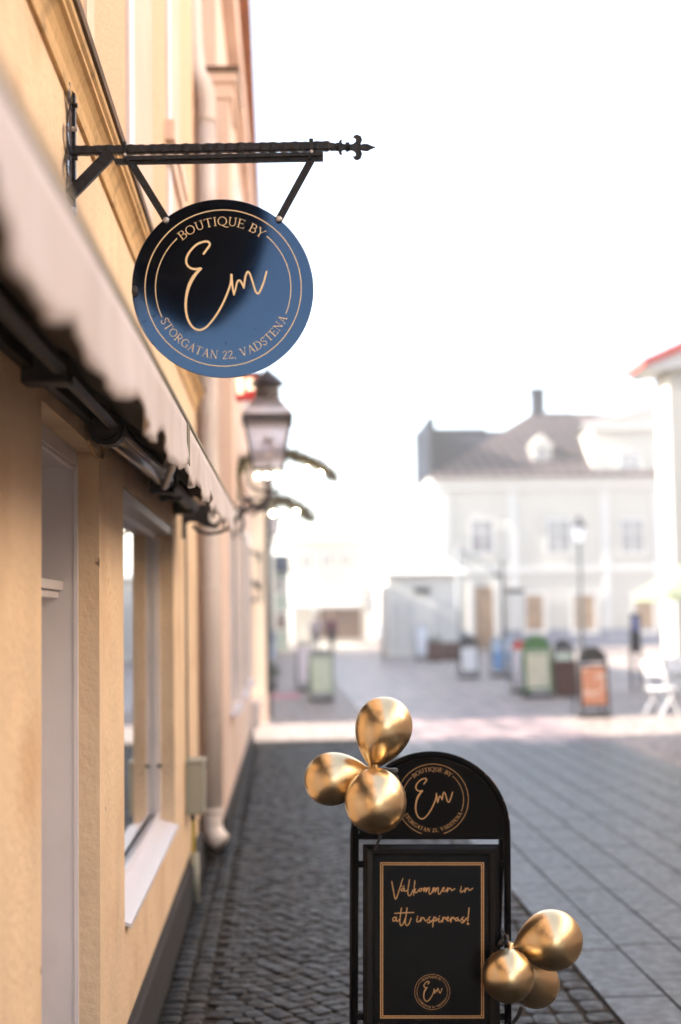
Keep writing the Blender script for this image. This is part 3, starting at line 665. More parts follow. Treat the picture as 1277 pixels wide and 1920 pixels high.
for c_ in ((311.5, 412.5), (523.5, 410.5)):
    mb = MB(); mb.ball(S(*c_, .009), .0088, (1, .6, 1), 16); mb.build('rivet', M['rivet'], sg_, smooth=True)
mb = MB(); mb.ball(S(252.5, 546, .004), .012, (.75, .5, 1.35), 14); mb.ball(S(250, 545, .011), .006, (.8, .5, 1.3), 10); mb.build('edge_bolt', M['blackplastic'], sg_, smooth=True)
mb = MB()                                                   # chips and scratches in the paint
for i in range(46):
    a, r_ = random.uniform(R(150), R(235)), random.uniform(60, 168)
    x_, y_ = cx0 + r_ * math.cos(a), cy0 - r_ * math.sin(a)
    if i % 9 == 0: x_, y_ = cx0 + random.uniform(-90, 100), cy0 + random.uniform(20, 160)
    an = random.uniform(0, 3.14); l = random.uniform(.8, 3.2); w_ = random.uniform(.5, 1.4)
    mb.poly([SP(x_ + l * math.cos(an) * u - w_ * math.sin(an) * v, y_ + l * math.sin(an) * u + w_ * math.cos(an) * v, .0009 + i * .00001) for u, v in ((-1, -.3), (0, -1), (1, -.1), (.3, .9))])
mb.flat = 1; mb.build('paint_chips', mat('bare chipped paint', (.012, .011, .012), .9, spec=.1), sg_)

# ================================================================== A-BOARD
YBd = 4.98
lean = R(7.5)
BP = Plane(Vector((0, YBd, .95)), Vector((0, -math.cos(lean), math.sin(lean))))
ab = thing('sandwich_board', 'black arched sandwich board with gold welcome lettering standing on the cobbles', 'sandwich board', (onplane(808, 1700, Vector((0, YBd, 0)), Vector((0, -1, 0))).x, YBd + .1, 0))
bx0, bx1 = 666.5, 950.5
p_bot = 2098
tr_ = .0125
arch = [(808.5 + 142 * math.cos(R(a)), 1558 - 143 * math.sin(R(a))) for a in range(180, -1, -6)]
path = [(663, p_bot), (664.5, 1900), (666.5, 1570)] + arch + [(950.8, 1570), (952, 1750), (953, p_bot)]
mb = MB(); mb.tube([BP(x, y) for x, y in path], tr_, 14); mb.build('tube_frame', M['boardblack'], ab, smooth=True)
wearm = mat('worn copper paint edge', (.42, .26, .17), .5)
for a0, a1, q_ in ((52, 40, 147), (41, 33, 149), (35, 30, 144), (24, 22, 147), (12, 9, 148)):   # rubbed paint along the right of the arch
    mb = MB(); mb.tube([BP(808.5 + q_ * math.cos(R(a0 + (a1 - a0) * i / 6)), 1558 - q_ * math.sin(R(a0 + (a1 - a0) * i / 6)), .0085) for i in range(7)], [.0004, .0010, .0007, .0013, .0008, .0011, .0004], 5); mb.build('paint_wear', wearm, ab)
# header panel, frame and stubs
hp = [(808.5 + 134 * math.cos(R(a)), 1558 - 134.5 * math.sin(R(a))) for a in range(0, 181, 5)]
hp = [(942.5, 1574)] + hp + [(674.5, 1574)]
mb = MB(); mb.plate(hp, BP, .004, .004); mb.build('header_panel', M['boardblack'], ab)
for a0, a1 in ((52, 56), (128, 134), (166, 180), (0, 2)):
    mb = MB(); mb.plate([(808.5 + r_ * math.cos(R(a)), 1558 - r_ * math.sin(R(a))) for r_, a in ((133, a0), (139, a0), (139, a1), (133, a1))], BP, .004, .004); mb.build('tab', M['boardblack'], ab)
mb = MB(); mb.plate([(668, 1563), (949, 1563), (949, 1574), (668, 1574)], BP, .008, .006); mb.build('crossbar', M['boardblack'], ab, bevel=.001)
for (xa, xb, ya_, yb_) in ((668, 684, 1614, 1627), (934, 951, 1614, 1627), (666, 684, 1900, 1913), (934, 952, 1900, 1913)):
    mb = MB(); mb.plate([(xa, ya_), (xb, ya_), (xb, yb_), (xa, yb_)], BP, .012, .006); mb.build('frame_stub', M['boardblack'], ab)
def frame4(mb, x0, y0, x1, y1, wd, pl, prof):
    """mitred picture frame; prof: (inset 0..1, height) pairs from outside in"""
    def ring(ins, hh): 
        k = ins * wd; return [pl(x, y, hh) for x, y in ((x0 + k, y0 + k), (x1 - k, y0 + k), (x1 - k, y1 - k), (x0 + k, y1 - k))]
    rs_ = [[mb.bm.verts.new(p) for p in ring(i, hh)] for i, hh in prof]
    for A_, B_ in zip(rs_, rs_[1:]):
        for k in range(4): mb.bm.faces.new((A_[k], A_[(k + 1) % 4], B_[(k + 1) % 4], B_[k]))
mb = MB(); frame4(mb, 680.5, 1583, 937.5, 1948, 21, BP, [(0, -.006), (0, .010), (.10, .016), (.45, .019), (.85, .017), (1.0, .010), (1.0, .003)]); mb.build('snap_frame', M['boardframe'], ab)
mb = MB(); mb.plate([(684, 1587), (934, 1587), (934, 1945), (684, 1945)], BP, .006, .001); mb.build('back_panel', M['boardblack'], ab)
mb = MB(); mb.plate([(700, 1603), (918, 1603), (918, 1928), (700, 1928)], BP, .001, .0035); po = mb.build('poster', M['poster'], ab)
mb = MB(); mb.flat = 1
def rect_line(mb, x0, y0, x1, y1, w_, off):
    q = [(x0, y0), (x1, y0), (x1, y1), (x0, y1)]; i_ = [(x0 + w_, y0 + w_), (x1 - w_, y0 + w_), (x1 - w_, y1 - w_), (x0 + w_, y1 - w_)]
    for k in range(4): mb.poly([BP(*p, off) for p in (q[k], q[(k + 1) % 4], i_[(k + 1) % 4], i_[k])])
rect_line(mb, 713, 1617, 907.5, 1909.5, 1.9, .0042); rect_line(mb, 716.6, 1620.6, 904, 1906, 1.7, .0042)
mb.build('gold_border', M['gold2'], po)
TXT = [[(73, 97), (82, 150), (97, 235), (115, 325), (126, 345), (143, 320), (185, 195), (228, 55)], [(250, 190), (228, 188), (206, 212), (212, 232), (235, 222), (250, 193), (247, 225), (262, 235), (287, 222)], [(211, 160), (213, 162)], [(242, 158), (244, 160)],
 [(322, 72), (308, 160), (298, 255), (315, 297), (340, 282), (372, 215)], [(398, 85), (388, 180), (378, 290)], [(380, 258), (395, 218), (410, 198), (396, 228), (406, 255), (430, 245), (456, 212)],
 [(492, 195), (468, 198), (456, 222), (472, 236), (494, 220), (494, 200), (518, 206)], [(532, 180), (522, 240), (552, 192), (562, 198), (552, 248), (588, 186), (602, 195), (596, 250), (614, 277), (638, 245), (656, 190)],
 [(662, 182), (648, 248), (680, 193), (692, 202), (680, 248), (715, 186), (728, 195), (724, 250), (742, 276), (764, 248), (786, 212)], [(788, 215), (812, 196), (804, 180), (786, 205), (798, 234), (828, 228), (850, 205)],
 [(862, 183), (848, 248), (868, 208), (893, 190), (904, 202), (914, 222), (936, 214), (962, 196)], [(1048, 195), (1038, 232), (1054, 248), (1085, 222)], [(1049, 171), (1051, 173)], [(1110, 190), (1098, 250), (1118, 208), (1143, 190), (1154, 205), (1164, 222), (1186, 212), (1214, 193)],
 [(132, 600), (102, 605), (86, 634), (100, 656), (128, 636), (140, 600), (134, 642), (150, 660), (180, 630)], [(209, 470), (196, 560), (186, 670), (204, 718), (235, 690), (262, 618)], [(288, 470), (274, 570), (262, 672), (284, 718), (315, 690), (345, 612)], [(112, 546), (240, 538), (384, 533)],
 [(433, 610), (422, 650), (438, 668), (466, 642)], [(435, 587), (437, 589)], [(486, 600), (474, 666), (498, 618), (520, 605), (530, 625), (545, 650), (577, 634)], [(616, 594), (592, 614), (602, 640), (612, 664), (590, 680), (573, 662)], [(612, 670), (652, 638)],
 [(666, 595), (656, 660), (650, 735)], [(656, 625), (684, 600), (696, 620), (682, 648), (660, 655)], [(696, 652), (738, 612), (732, 650), (748, 668), (782, 640)], [(744, 585), (746, 587)], [(796, 600), (785, 668)], [(789, 632), (810, 606), (826, 602), (828, 626), (850, 622)],
 [(850, 632), (874, 610), (862, 594), (846, 620), (856, 650), (886, 642), (912, 612)], [(914, 604), (904, 668)], [(908, 636), (930, 606), (946, 602), (948, 626), (966, 620)], [(1006, 604), (978, 614), (968, 640), (984, 652), (1010, 622), (1010, 642), (1030, 652), (1056, 624)],
 [(1086, 598), (1060, 614), (1074, 638), (1084, 662), (1064, 680), (1052, 664)], [(1084, 668), (1126, 612)], [(1161, 470), (1152, 560), (1141, 656)], [(1142, 690), (1148, 694)]]
mb = MB(); mb.flat = 1
for i, pts in enumerate(TXT):
    P = catmull([(725 + x / 7.51, 1640 + y / 7.51) for x, y in pts], 5); P2 = [(p[0], p[1]) for p in P]
    wd_ = 13 if len(pts) > 2 else (16 if i < len(TXT) - 1 else 28)
    mb.ribbon(P2, wd_ / 7.51, BP, .0042 + (i % 6) * .00004)
    for e_ in (0, -1): mb.disc(P2[e_], wd_ / 15.02, BP, .0045 + (i % 6) * .00004 + (.00002 if e_ else 0), 10)
mb.build('welcome_lettering', M['gold2'], po)
mb = MB(); mb.flat = 1; emblem(mb, (810.5, 1860), 33, BP, .0042, 1.25, 1.2); mb.build('small_emblem', M['gold2'], po)
mb = MB(); mb.flat = 1; emblem(mb, (811.5, 1499.5), 66.8, BP, .0045, .95, .95); mb.build('gold_emblem', M['gold2'], ab)
# rear leg frame
zt = 1.22
RPl = Plane(Vector((0, YBd + .16, .6)), Vector((0, -math.cos(lean), -math.sin(lean))))
bp_t = BP(808.5, 1558); cx_b = bp_t.x; hw = (BP(952, 1570) - BP(666.5, 1570)).length / 2
pts = [(cx_b - hw, YBd + .50, .012), (cx_b - hw, YBd + .12, zt - .25)] + [(cx_b - hw * math.cos(R(a)), YBd + .12 - .04 * math.sin(R(a)), zt - .25 + hw * math.sin(R(a))) for a in range(10, 171, 10)] + [(cx_b + hw, YBd + .12, zt - .25), (cx_b + hw, YBd + .50, .012)]
mb = MB(); mb.tube(pts, tr_ * .95, 12); mb.build('rear_frame', M['boardblack'], ab, smooth=True)
for s_ in (-1, 1):
    mb = MB(); mb.tube([(cx_b + s_ * hw, YBd + .50, .0), (cx_b + s_ * hw, YBd + .49, .04)], .017, 10); mb.build('foot', M['blackplastic'], ab)
    q = BP(808.5 + s_ * 145, p_bot - 8); mb = MB(); mb.tube([q, q + Vector((0, 0, .05))], .017, 10); mb.build('foot', M['blackplastic'], ab)

# ================================================================== BALLOONS
def balloon(knot, centre, r, Y, label, group, dy=0, ry=None, dyk=0):
    """knot and centre in px at depth Y; dy moves the belly toward the camera"""
    k = at(*knot, Y + dyk); c = at(*centre, Y + dyk + dy); rad = r * Y / FPX * (1 + (dyk + dy) / Y)
    o = thing('balloon', label, 'balloon', k, 0, group)
    axis = (c - k); L_ = axis.length; q = axis.normalized().to_track_quat('Z', 'Y').to_matrix().to_4x4()
    Mx = Matrix.Translation(k) @ q
    prof = []; neck = .009; n_ = 26
    for i in range(n_):
        t = i / n_; prof.append((max(neck, rad * (1 - (1 - t) ** 1.9) ** (.80 if L_ > rad * 1.25 else .62)), L_ * t))
    for i in range(n_ + 1):
        a = math.pi / 2 * i / n_; prof.append((max(rad * math.cos(a), .0004), L_ + rad * math.sin(a) * 1.03))
    for _ in range(3): prof = [prof[0]] + [((a[0] + b[0] * 2 + c_[0]) / 4, (a[1] + b[1] * 2 + c_[1]) / 4) for a, b, c_ in zip(prof, prof[1:], prof[2:])] + [prof[-1]]
    mb = MB(); mb.lathe(prof, Mx, 56); mb.build('envelope', M['balloon'], o, smooth=True)
    mb = MB(); mb.lathe([(.010, -.016), (.013, -.014), (.006, -.004), (.008, .0), (.007, .004)], Mx, 14); mb.build('knot', M['balloon'], o, smooth=True)
    return o
GA = 'gold balloons tied in two bunches to the sandwich board'
balloon((698, 1441), (720, 1362), 53.5, 4.80, 'gold balloon standing highest above the sandwich board', GA, .0)
balloon((692, 1443), (621, 1461), 49, 4.80, 'gold balloon pointing left from the upper bunch beside the sandwich board', GA, .02)
balloon((704, 1444), (704.5, 1503), 57.5, 4.76, 'round gold balloon in front of the arched header of the sandwich board', GA, -.075)
YB2 = 4.86
balloon((963, 1776), (1035, 1763), 55.5, YB2, 'largest gold balloon of the lower bunch, furthest right over the slabs', GA, .0)
balloon((957, 1778), (953, 1829), 48.5, YB2 - .05, 'gold balloon of the lower bunch overlapping the edge of the poster frame', GA, -.04)
balloon((968, 1782), (1003, 1843), 45.5, YB2 + .05, 'darker gold balloon tucked behind the two others in the lower bunch', GA, .08)
def bow(c, Y, label, k=1.0):
    o = thing('ribbon_bow', label, 'ribbon', at(*c, Y), 0, None); X_, Y_ = c
    mb = MB(); mb.tube(catmull([at(X_ - 8 * k, Y_ + 2, Y), at(X_, Y_ - 2 * k, Y - .01), at(X_ + 12 * k, Y_ + 2, Y)], 4), [.008 * k + .004 * math.sin(i) for i in range(9)], 8); mb.build('knot', M['ribbon'], o)
    return o
o = bow((727, 1446), 4.88, 'black ribbon knot tying the upper balloons to the board arch', 1.3)
mb = MB(); mb.tube(catmull([at(728, 1446, 4.88), at(738, 1452, 4.88), at(745, 1462, 4.87), at(734, 1464, 4.86), at(728, 1450, 4.86)], 5), .007, 6); mb.build('loop', M['ribbon'], o)
mb = MB()
for pts in (((712, 1560), (711, 1572), (705, 1586), (702, 1592)), ((703, 1594), (706, 1588), (716, 1566))):
    for a, b in zip(pts, pts[1:]): mb.bar(at(*a, 4.84), at(*b, 4.84), .006, .001)
mb.build('tail', M['ribbon'], o)
o = bow((945, 1770), 4.90, 'black ribbon knot tying the lower balloons to the board leg', 1.1)
mb = MB(); mb.tube(catmull([at(946, 1770, 4.89), at(948, 1757, 4.88), at(942, 1745, 4.88), at(940, 1752, 4.88), at(943, 1768, 4.88)], 5), .003, 6)
mb.tube(catmull([at(949, 1755, 4.90), at(951, 1768, 4.88), at(957, 1776, 4.86)], 4), .010, 8); mb.build('loop', M['ribbon'], o)
mb = MB(); pts = [(978, 1888), (972, 1905), (962, 1918), (956, 1930)]
for a, b in zip(pts, pts[1:]): mb.bar(at(*a, 4.9), at(*b, 4.9), .014, .002)
mb.build('tail', M['ribbon'], o)

# ================================================================== LANTERN ON THE SECOND HOUSE
def lantern(name, label, X, Y, z0, s, arm=True, group=None):
    """z0 bottom of the glass cage, s scale (1 = cage 0.48 m high, 0.44 m wide at the top)"""
    o = thing(name, label, 'lantern', (X, Y, z0), 0, group)
    def P(x, y, z): return Vector((X + x * s, Y + y * s, z0 + z * s))
    bt, tp, H = .14, .215, .46
    cs = ((-1, -1), (1, -1), (1, 1), (-1, 1))
    for k in range(4):
        a, b = cs[k], cs[(k + 1) % 4]
        mb = MB(); mb.tube([P(a[0] * bt, a[1] * bt, 0), P(a[0] * tp, a[1] * tp, H)], .013 * s, 6); mb.build('cage_post', M['lantern'], o)
        mb = MB(); f = .93; q = [P(a[0] * bt * f, a[1] * bt * f, .01), P(b[0] * bt * f, b[1] * bt * f, .01), P(b[0] * tp * f, b[1] * tp * f, H - .04), P(a[0] * tp * f, a[1] * tp * f, H - .04)]
        nrm = (q[1] - q[0]).cross(q[3] - q[0]).normalized(); mb.prism(q, nrm * .004); mb.build('glass', M['lampglass'], o)
    mb = MB(); mb.box(X - .15 * s, X + .15 * s, Y - .15 * s, Y + .15 * s, z0 - .025 * s, z0); mb.build('base_plate', M['lantern'], o)
    mb = MB(); w_ = .235 * s; mb.box(X - w_, X + w_, Y - w_, Y + w_, z0 + (H - .045) * s, z0 + (H + .025) * s); mb.build('rim', M['lantern'], o)
    mb = MB(); R4 = Matrix.Translation(P(0, 0, 0)) @ Matrix.Rotation(R(45), 4, 'Z') @ Matrix.Scale(s, 4)
    mb.lathe([(.325, H + .026), (.17, H + .17), (.15, H + .18)], R4, 4); mb.build('roof', M['lampglass'], o)
    mb = MB(); mb.lathe([(.12, H + .181), (.115, H + .30), (.14, H + .31), (.175, H + .325), (.10, H + .40), (.035, H + .45), (.012, H + .47)], Matrix.Translation(P(0, 0, 0)) @ Matrix.Scale(s, 4), 12); mb.build('chimney', M['lantern'], o)
    mb = MB(); mb.tube([P(0, 0, H + .46), P(0, 0, H + .53)], .008 * s, 6); mb.ball(P(0, 0, H + .55), .035 * s, (1, 1, 1), 10); mb.build('finial', M['lantern'], o, smooth=True)
    mb = MB(); mb.tube([P(0, 0, .02), P(0, 0, .16)], .03 * s, 8); mb.ball(P(0, 0, .22), .06 * s, (1, 1, 1.4), 10); mb.build('lamp', M['lampglass'], o, smooth=True)
    ring = [P(.19 * math.cos(R(a)), 0, -.11 + .11 * math.sin(R(a))) for a in range(180, 361, 15)]
    mb = MB(); mb.tube([P(-.19, 0, .0)] + ring + [P(.19, 0, .0)], .014 * s, 6); mb.tube([P(0, 0, -.22), P(0, 0, -.26), P(-.06, 0, -.36), P(-.16, 0, -.44)], .014 * s, 6); mb.build('cradle', M['lantern'], o)
    return o, P
YL = 12.9
c = at(503, 878, YL)
lo, LP = lantern('wall_lantern', 'old dark metal street lantern with tapered glass on the scroll bracket below the round sign', c.x, YL, c.z, .98)
def scroll(mb, pts, r, n=6): mb.tube(catmull([at(x, y, YY) for x, y, YY in pts], n), r, 7)
# bracket of the lantern (part of it)
mb = MB(); mb.tube([at(430, 934, YL), at(505, 934, YL)], .011, 6); mb.build('bracket_arm', M['lantern'], lo)
mb = MB(); scroll(mb, [(430, 1000, YL), (434, 985, YL), (444, 972, YL), (460, 958, YL), (474, 950, YL), (490, 944, YL), (503, 934, YL), (504, 918, YL)], .022)
mb.build('bracket_curve', M['lantern'], lo)
for pts in ([(458, 957), (455, 946), (462, 938), (471, 940), (473, 949), (466, 953)], [(438, 975), (432, 966), (436, 955), (446, 953), (452, 960), (447, 966)], [(476, 950), (484, 956), (494, 954), (496, 946)], [(452, 966), (456, 978), (454, 992), (448, 1002)]):
    mb = MB(); scroll(mb, [(x, y, YL) for x, y in pts], .019, 4); mb.build('scroll', M['lantern'], lo)
mb = MB(); a_ = at(430, 1000, YL); mb.box(X2(YL), X2(YL) + .03, YL - .03, YL + .03, at(430, 1010, YL).z, at(430, 920, YL).z); mb.build('wall_strap', M['lantern'], lo)

# black scroll bracket on the shop wall just past the awning
YK = 8.75
ib = thing('scroll_bracket', 'black ornamental scroll bracket on the yellow wall below the far end of the awning', 'bracket', at(345, 965, YK))
mb = MB(); mb.plate([(342, 955), (352, 950), (375, 946), (395, 944), (402, 950), (392, 962), (392, 975), (401, 984), (412, 987), (405, 991), (385, 988), (370, 980), (357, 978), (348, 983), (343, 990)], Plane(Vector((0, YK, 0)), Vector((0, -1, 0))), .016); mb.build('bracket_body', M['iron'], ib, bevel=.003)
mb = MB(); scroll(mb, [(x, y, YK) for x, y in ((362, 985), (372, 995), (390, 1000), (410, 998), (426, 992), (434, 986))], .011); mb.build('scroll', M['iron'], ib, smooth=True)
mb = MB(); scroll(mb, [(x, y, YK) for x, y in ((392, 984), (404, 984), (414, 976), (415, 964), (407, 957), (399, 962), (401, 970))], .010); mb.build('scroll', M['iron'], ib, smooth=True)
mb = MB(); scroll(mb, [(x, y, YK) for x, y in ((384, 948), (398, 944), (412, 950), (420, 960))], .010); mb.build('scroll', M['iron'], ib, smooth=True)
mb = MB(); mb.tube([at(342, 950, YK), at(343, 1010, YK)], .012, 6); mb.build('wall_strap', M['iron'], ib)

# red projecting sign with lit letters high on the second house
YR = 14.0
rs_ = thing('red_sign', 'red projecting shop sign with glowing pale letters behind the lantern top', 'sign', at(465, 728, YR))
RP = Plane(Vector((0, YR, 0)), Vector((0, -1, 0)))
mb = MB(); mb.plate([(440, 703), (486, 703), (494, 716), (486, 742), (470, 748), (440, 750)], RP, .14); mb.build('panel', M['red'], rs_)
for q in ([(444, 706), (455, 706), (455, 738), (446, 738)], [(461, 710), (475, 710), (477, 730), (462, 732)]):
    mb = MB(); mb.plate(q, RP, .01, .012); mb.build('letter', M['signlit'], rs_)
mb = MB(); mb.tube([at(425, 700, YR), at(488, 700, YR)], .02, 6); mb.build('bracket', M['darkmetal'], rs_)

# garlands with bulbs
def garland(label, pts, Y, bulbs, r, br_, group):
    o = thing('garland', label, 'garland', at(*pts[0], Y), 0, group)
    P = catmull([at(x, y, Y) for x, y in pts], 14)
    mb = MB()
    for p in P:
        for _ in range(16):
            q = p + Vector((random.gauss(0, r * .5), random.gauss(0, r * .5), random.gauss(0, r * .5))); d = Vector((random.uniform(-1, 1), random.uniform(-1, 1), random.uniform(-1, 1))).normalized(); e_ = d.orthogonal() * r * .22
            mb.poly([q - e_, q + d * r * .9, q + e_])
    mb.flat = 1; lf = mb.build('foliage', M['garland'], o)
    mb = MB(); mb.tube(P, r * .16, 5); mb.build('wire', M['garland'], o)
    for b in bulbs:
        mb = MB(); mb.ball(at(*b, Y - .05), br_, (1, 1, 1), 10); mb.build('bulb', M['bulb'], o, smooth=True)
    return o
GG = 'lit green garlands hung above the street'
garland('green garland arching from the house wall behind the big lantern', [(440, 940), (436, 915), (440, 890), (453, 872), (480, 858), (515, 850), (545, 852), (572, 862), (597, 872), (628, 897)], 13.3, [(483, 893), (500, 892), (517, 892), (521, 897), (575, 880), (600, 888)], .052, .022, GG)
garland('smaller lit garland below and beyond the big lantern', [(470, 965), (490, 948), (515, 938), (540, 941), (565, 955), (584, 972)], 24.0, [(493, 964), (512, 963), (533, 962), (555, 960)], .10, .032, GG)

# ================================================================== THIRD HOUSE on the left, past the side street
b3 = thing('cream_corner_house', 'cream corner house on the left across the side street with iron scroll sign holder', 'building', (-.25, 23.6, 0))
X3 = -.22; Y3 = 23.5
mb = MB(); mb.box(-10, X3, Y3, 70, .5, 5.3); mb.build('wall', M['plaster_cream'], b3)
mb = MB(); mb.box(-10, X3 + .03, Y3 - .03, 70, -.02, .498); mb.build('plinth', M['plaster_pink'], b3)
mb = MB(); mb.prism([Vector((-10, Y3 - .2, 5.3)), Vector((X3 + .12, Y3 - .2, 5.3)), Vector((X3 + .12, Y3 - .2, 5.4)), Vector((-5, Y3 - .2, 7.0))], Vector((0, 46.8, 0))); mb.build('roof', M['rooftile'], b3)
mb = MB(); mb.tube([(X3 + .05, Y3 + .06, .1), (X3 + .05, Y3 + .06, 5.2)], .045, 8); mb.build('downpipe', M['darkmetal'], b3)
for z in (.9, 3.3):
    mb = MB(); mb.box(-1.7, -.75, Y3 - .02, Y3 - .003, z, z + 1.5); mb.build('window', M['winglass'], b3)
for i in range(5):
    mb = MB(); mb.box(X3 + .003, X3 + .02, 26 + i * 4.6, 27.6 + i * 4.6, .9, 2.5); mb.build('window', M['winglass'], b3)
YI = 23.2
hb = thing('iron_sign_holder', 'curled dark iron holder fixed high on the cream corner house', 'bracket', at(470, 1060, YI))
for pts, r in (([(452, 1050), (460, 1040), (474, 1036), (486, 1042), (484, 1052)], .03), ([(458, 1110), (463, 1098), (474, 1092), (482, 1098), (488, 1104)], .045), ([(466, 1118), (472, 1126), (482, 1122)], .03), ([(456, 1076), (464, 1084), (470, 1078), (466, 1068)], .022)):
    mb = MB(); scroll(mb, [(x, y, YI) for x, y in pts], r); mb.build('scroll', M['darkmetal'], hb, smooth=True)
mb = MB(); mb.tube([at(489, 1030, YI), at(489, 1130, YI)], .02, 6); mb.build('upright', M['darkmetal'], hb)
lp2, _ = lantern('hanging_lantern', 'small pale lantern glowing under the smaller garland', at(510, 1000, 25).x, 25, at(510, 1002, 25).z, .72)
wbx = thing('wall_box', 'small white box low on the peach house corner', 'box', at(461, 1355, 18.9))
mb = MB(); p = at(461, 1362, 18.9); mb.box(X2(18.9) + .001, X2(18.9) + .12, 18.7, 19.0, p.z, p.z + .30); mb.build('cabinet', M['white_paint'], wbx, bevel=.01)
mb = MB(); mb.box(X2(18.9) - .001, X2(18.9) + .14, 18.68, 19.02, p.z + .301, p.z + .32); mb.build('lid', M['white_paint'], wbx)

# ================================================================== MAIN WHITE HOUSE beyond the square
YM = 70
wh = thing('white_townhouse', 'large white townhouse with dark metal roof and gabled dormer beyond the square', 'building', (at(820, 1210, YM).x, YM, 0))
xL, xR = at(822, 1000, YM).x, 24.0
zE = at(1000, 897, YM).z
mb = MB(); mb.box(xL, xR, YM, YM + 23, .9, zE - .15); mb.box(xL, xR, YM + 23.002, YM + 45, .9, zE - 3); mb.build('wall', M['wallwhite'], wh)
mb = MB(); mb.box(xL - .06, xR, YM - .08, YM + 45.1, -.02, .898); mb.build('plinth', M['bluegrey'], wh)
mb = MB(); mb.box(xL - .35, xR, YM - .35, YM + 23.3, zE - .148, zE + .1); mb.box(xL - .16, xR, YM - .16, YM + 23.1, zE - .55, zE - .15); mb.build('cornice', M['trimwhite'], wh)
mb = MB(); zc = at(1000, 1068, YM).z; mb.box(xL - .08, xR, YM - .08, YM + 45.08, zc - .15, zc + .15); mb.build('string_course', M['trimwhite'], wh)
for xp in (835, 962, 1135, 1232):
    mb = MB(); x = at(xp, 1000, YM).x; mb.box(x - .22, x + .22, YM - .06, YM - .003, .9, zE - .56); mb.build('pilaster', M['trimwhite'], wh)
def window(x0, x1, y0, y1, Y, par, glass='winglass', fr=.16, mull=True):
    a, b = at(x0, y1, Y), at(x1, y0, Y)
    mb = MB(); mb.box(a.x - fr, b.x + fr, Y - .10, Y - .062, a.z - fr, a.z); mb.box(a.x - fr, b.x + fr, Y - .10, Y - .062, b.z, b.z + fr)
    mb.box(a.x - fr, a.x, Y - .10, Y - .062, a.z, b.z); mb.box(b.x, b.x + fr, Y - .10, Y - .062, a.z, b.z)
    if mull:
        m_ = (a.x + b.x) / 2; mb.box(m_ - .05, m_ + .05, Y - .10, Y - .062, a.z, b.z); zz = a.z + (b.z - a.z) * .68; mb.box(a.x, m_ - .05, Y - .10, Y - .062, zz - .04, zz + .04); mb.box(m_ + .05, b.x, Y - .10, Y - .062, zz - .04, zz + .04)
    q = mb.build('window', M['trimwhite'], par)
    mb = MB(); mb.box(a.x, b.x, Y - .058, Y - .05, a.z, b.z); mb.build('pane', M[glass], q)
for x0, x1 in ((886, 922), (1028, 1066), (1166, 1204)): window(x0, x1, 977, 1036, YM, wh)
for x0, x1 in ((986, 1018), (1077, 1114), (1192, 1224)): window(x0, x1, 1115, 1182, YM, wh, 'winwarm', .2, False)
a, b = at(890, 1200, YM), at(924, 1100, YM)
mb = MB(); mb.box(a.x, b.x, YM - .12, YM - .003, .05, b.z); dq = mb.build('door', M['winwarm'], wh)
mb = MB(); mb.box(a.x - .3, a.x - .01, YM - .2, YM - .003, .05, b.z + .3); mb.box(b.x + .01, b.x + .3, YM - .2, YM - .003, .05, b.z + .3); mb.build('door_surround', M['trimwhite'], wh)
for i in range(6):
    for z0, z1 in ((1.4, 3.1), (5.0, 7.0)):
        mb = MB(); mb.box(xL - .03, xL - .003, YM + 3 + i * 6.5, YM + 4.3 + i * 6.5, z0, z1); mb.build('side_window', M['winglass'], wh)
# roof: main slope with its hip, rear roof along the street, chimney
e0, e1 = Vector((xL - .45, YM - .45, zE + .12)), Vector((xR, YM - .45, zE + .12))
r0 = at(1000, 772, YM + 5); r1 = Vector((xR, YM + 5, at(1150, 778, YM + 5).z)); bk = Vector((xL - .45, YM + 5, at(808, 812, YM + 5).z))
mb = MB()
def slab(mb, pts, t=.12): mb.prism([Vector(p) for p in pts], Vector((0, 0, -t)))
slab(mb, [e0, e1, r1, r0]); slabo = mb.build('roof_slope', M['roofmetal'], wh)
mb = MB(); bk2 = at(960, 806, YM + 5.5); slab(mb, [Vector((xL - .40, YM - .3, zE + .12)), bk2, Vector((xL - .4, YM + 5.5, bk2.z))]); slab(mb, [Vector((xL - .4, YM + 5.6, bk2.z)), Vector((xR, YM + 5.6, bk2.z)), Vector((xR, YM + 7.5, bk2.z)), Vector((xL - .4, YM + 7.5, bk2.z))]); 
mb.prism([Vector((xL - .4, YM - .2, zE + .13)), Vector((xL - .4, YM + 5.4, zE + .13)), Vector((xL - .4, YM + 5.4, bk2.z - .03)), Vector((xL - .38, YM - .2, bk2.z - .03))], Vector((.3, 0, 0)))
mb.box(xL - .38, xL + 3, YM + 3.5, YM + 7.5, zE + .13, bk2.z - .13); mb.build('rear_roof', M['roofdark'], wh)
mb = MB(); mb.box(at(1008, 780, YM + 7).x, xR, YM + 5.2, YM + 9, r0.z - 1.0, r1.z + .0); mb.build('ridge_roof', M['roofdark'], wh)
rt = at(950, 808, YM + 1)
mb = MB(); mb.prism([Vector((xL - .4, YM - .1, zE + .14)), Vector((rt.x, YM + 3.2, rt.z + .1)), Vector((xL - .55, YM + 3.2, rt.z + .1))], Vector((0, .2, 0))); mb.build('hip_side', M['roofdark'], wh)
for i in range(15):                                          # raised seams running down the slope
    x = e0.x + .9 + i * .62
    t_top = max(0.0, min(1, (x - .9 - e0.x) / max(.01, r0.x - e0.x)))
    p0 = Vector((x, YM - .45, zE + .14)); u = min(1.0, (x - e0.x) / (r0.x - e0.x + 1.6))
    p1 = p0.lerp(Vector((x - 1.6, YM + 5, r0.z + .02)), u)
    mb = MB(); d = (p1 - p0); mb.bar(p0, p1, .20, .10, Vector((0, -.8, .6)).normalized()); mb.build('roof_seam', M['roofdark'], wh)
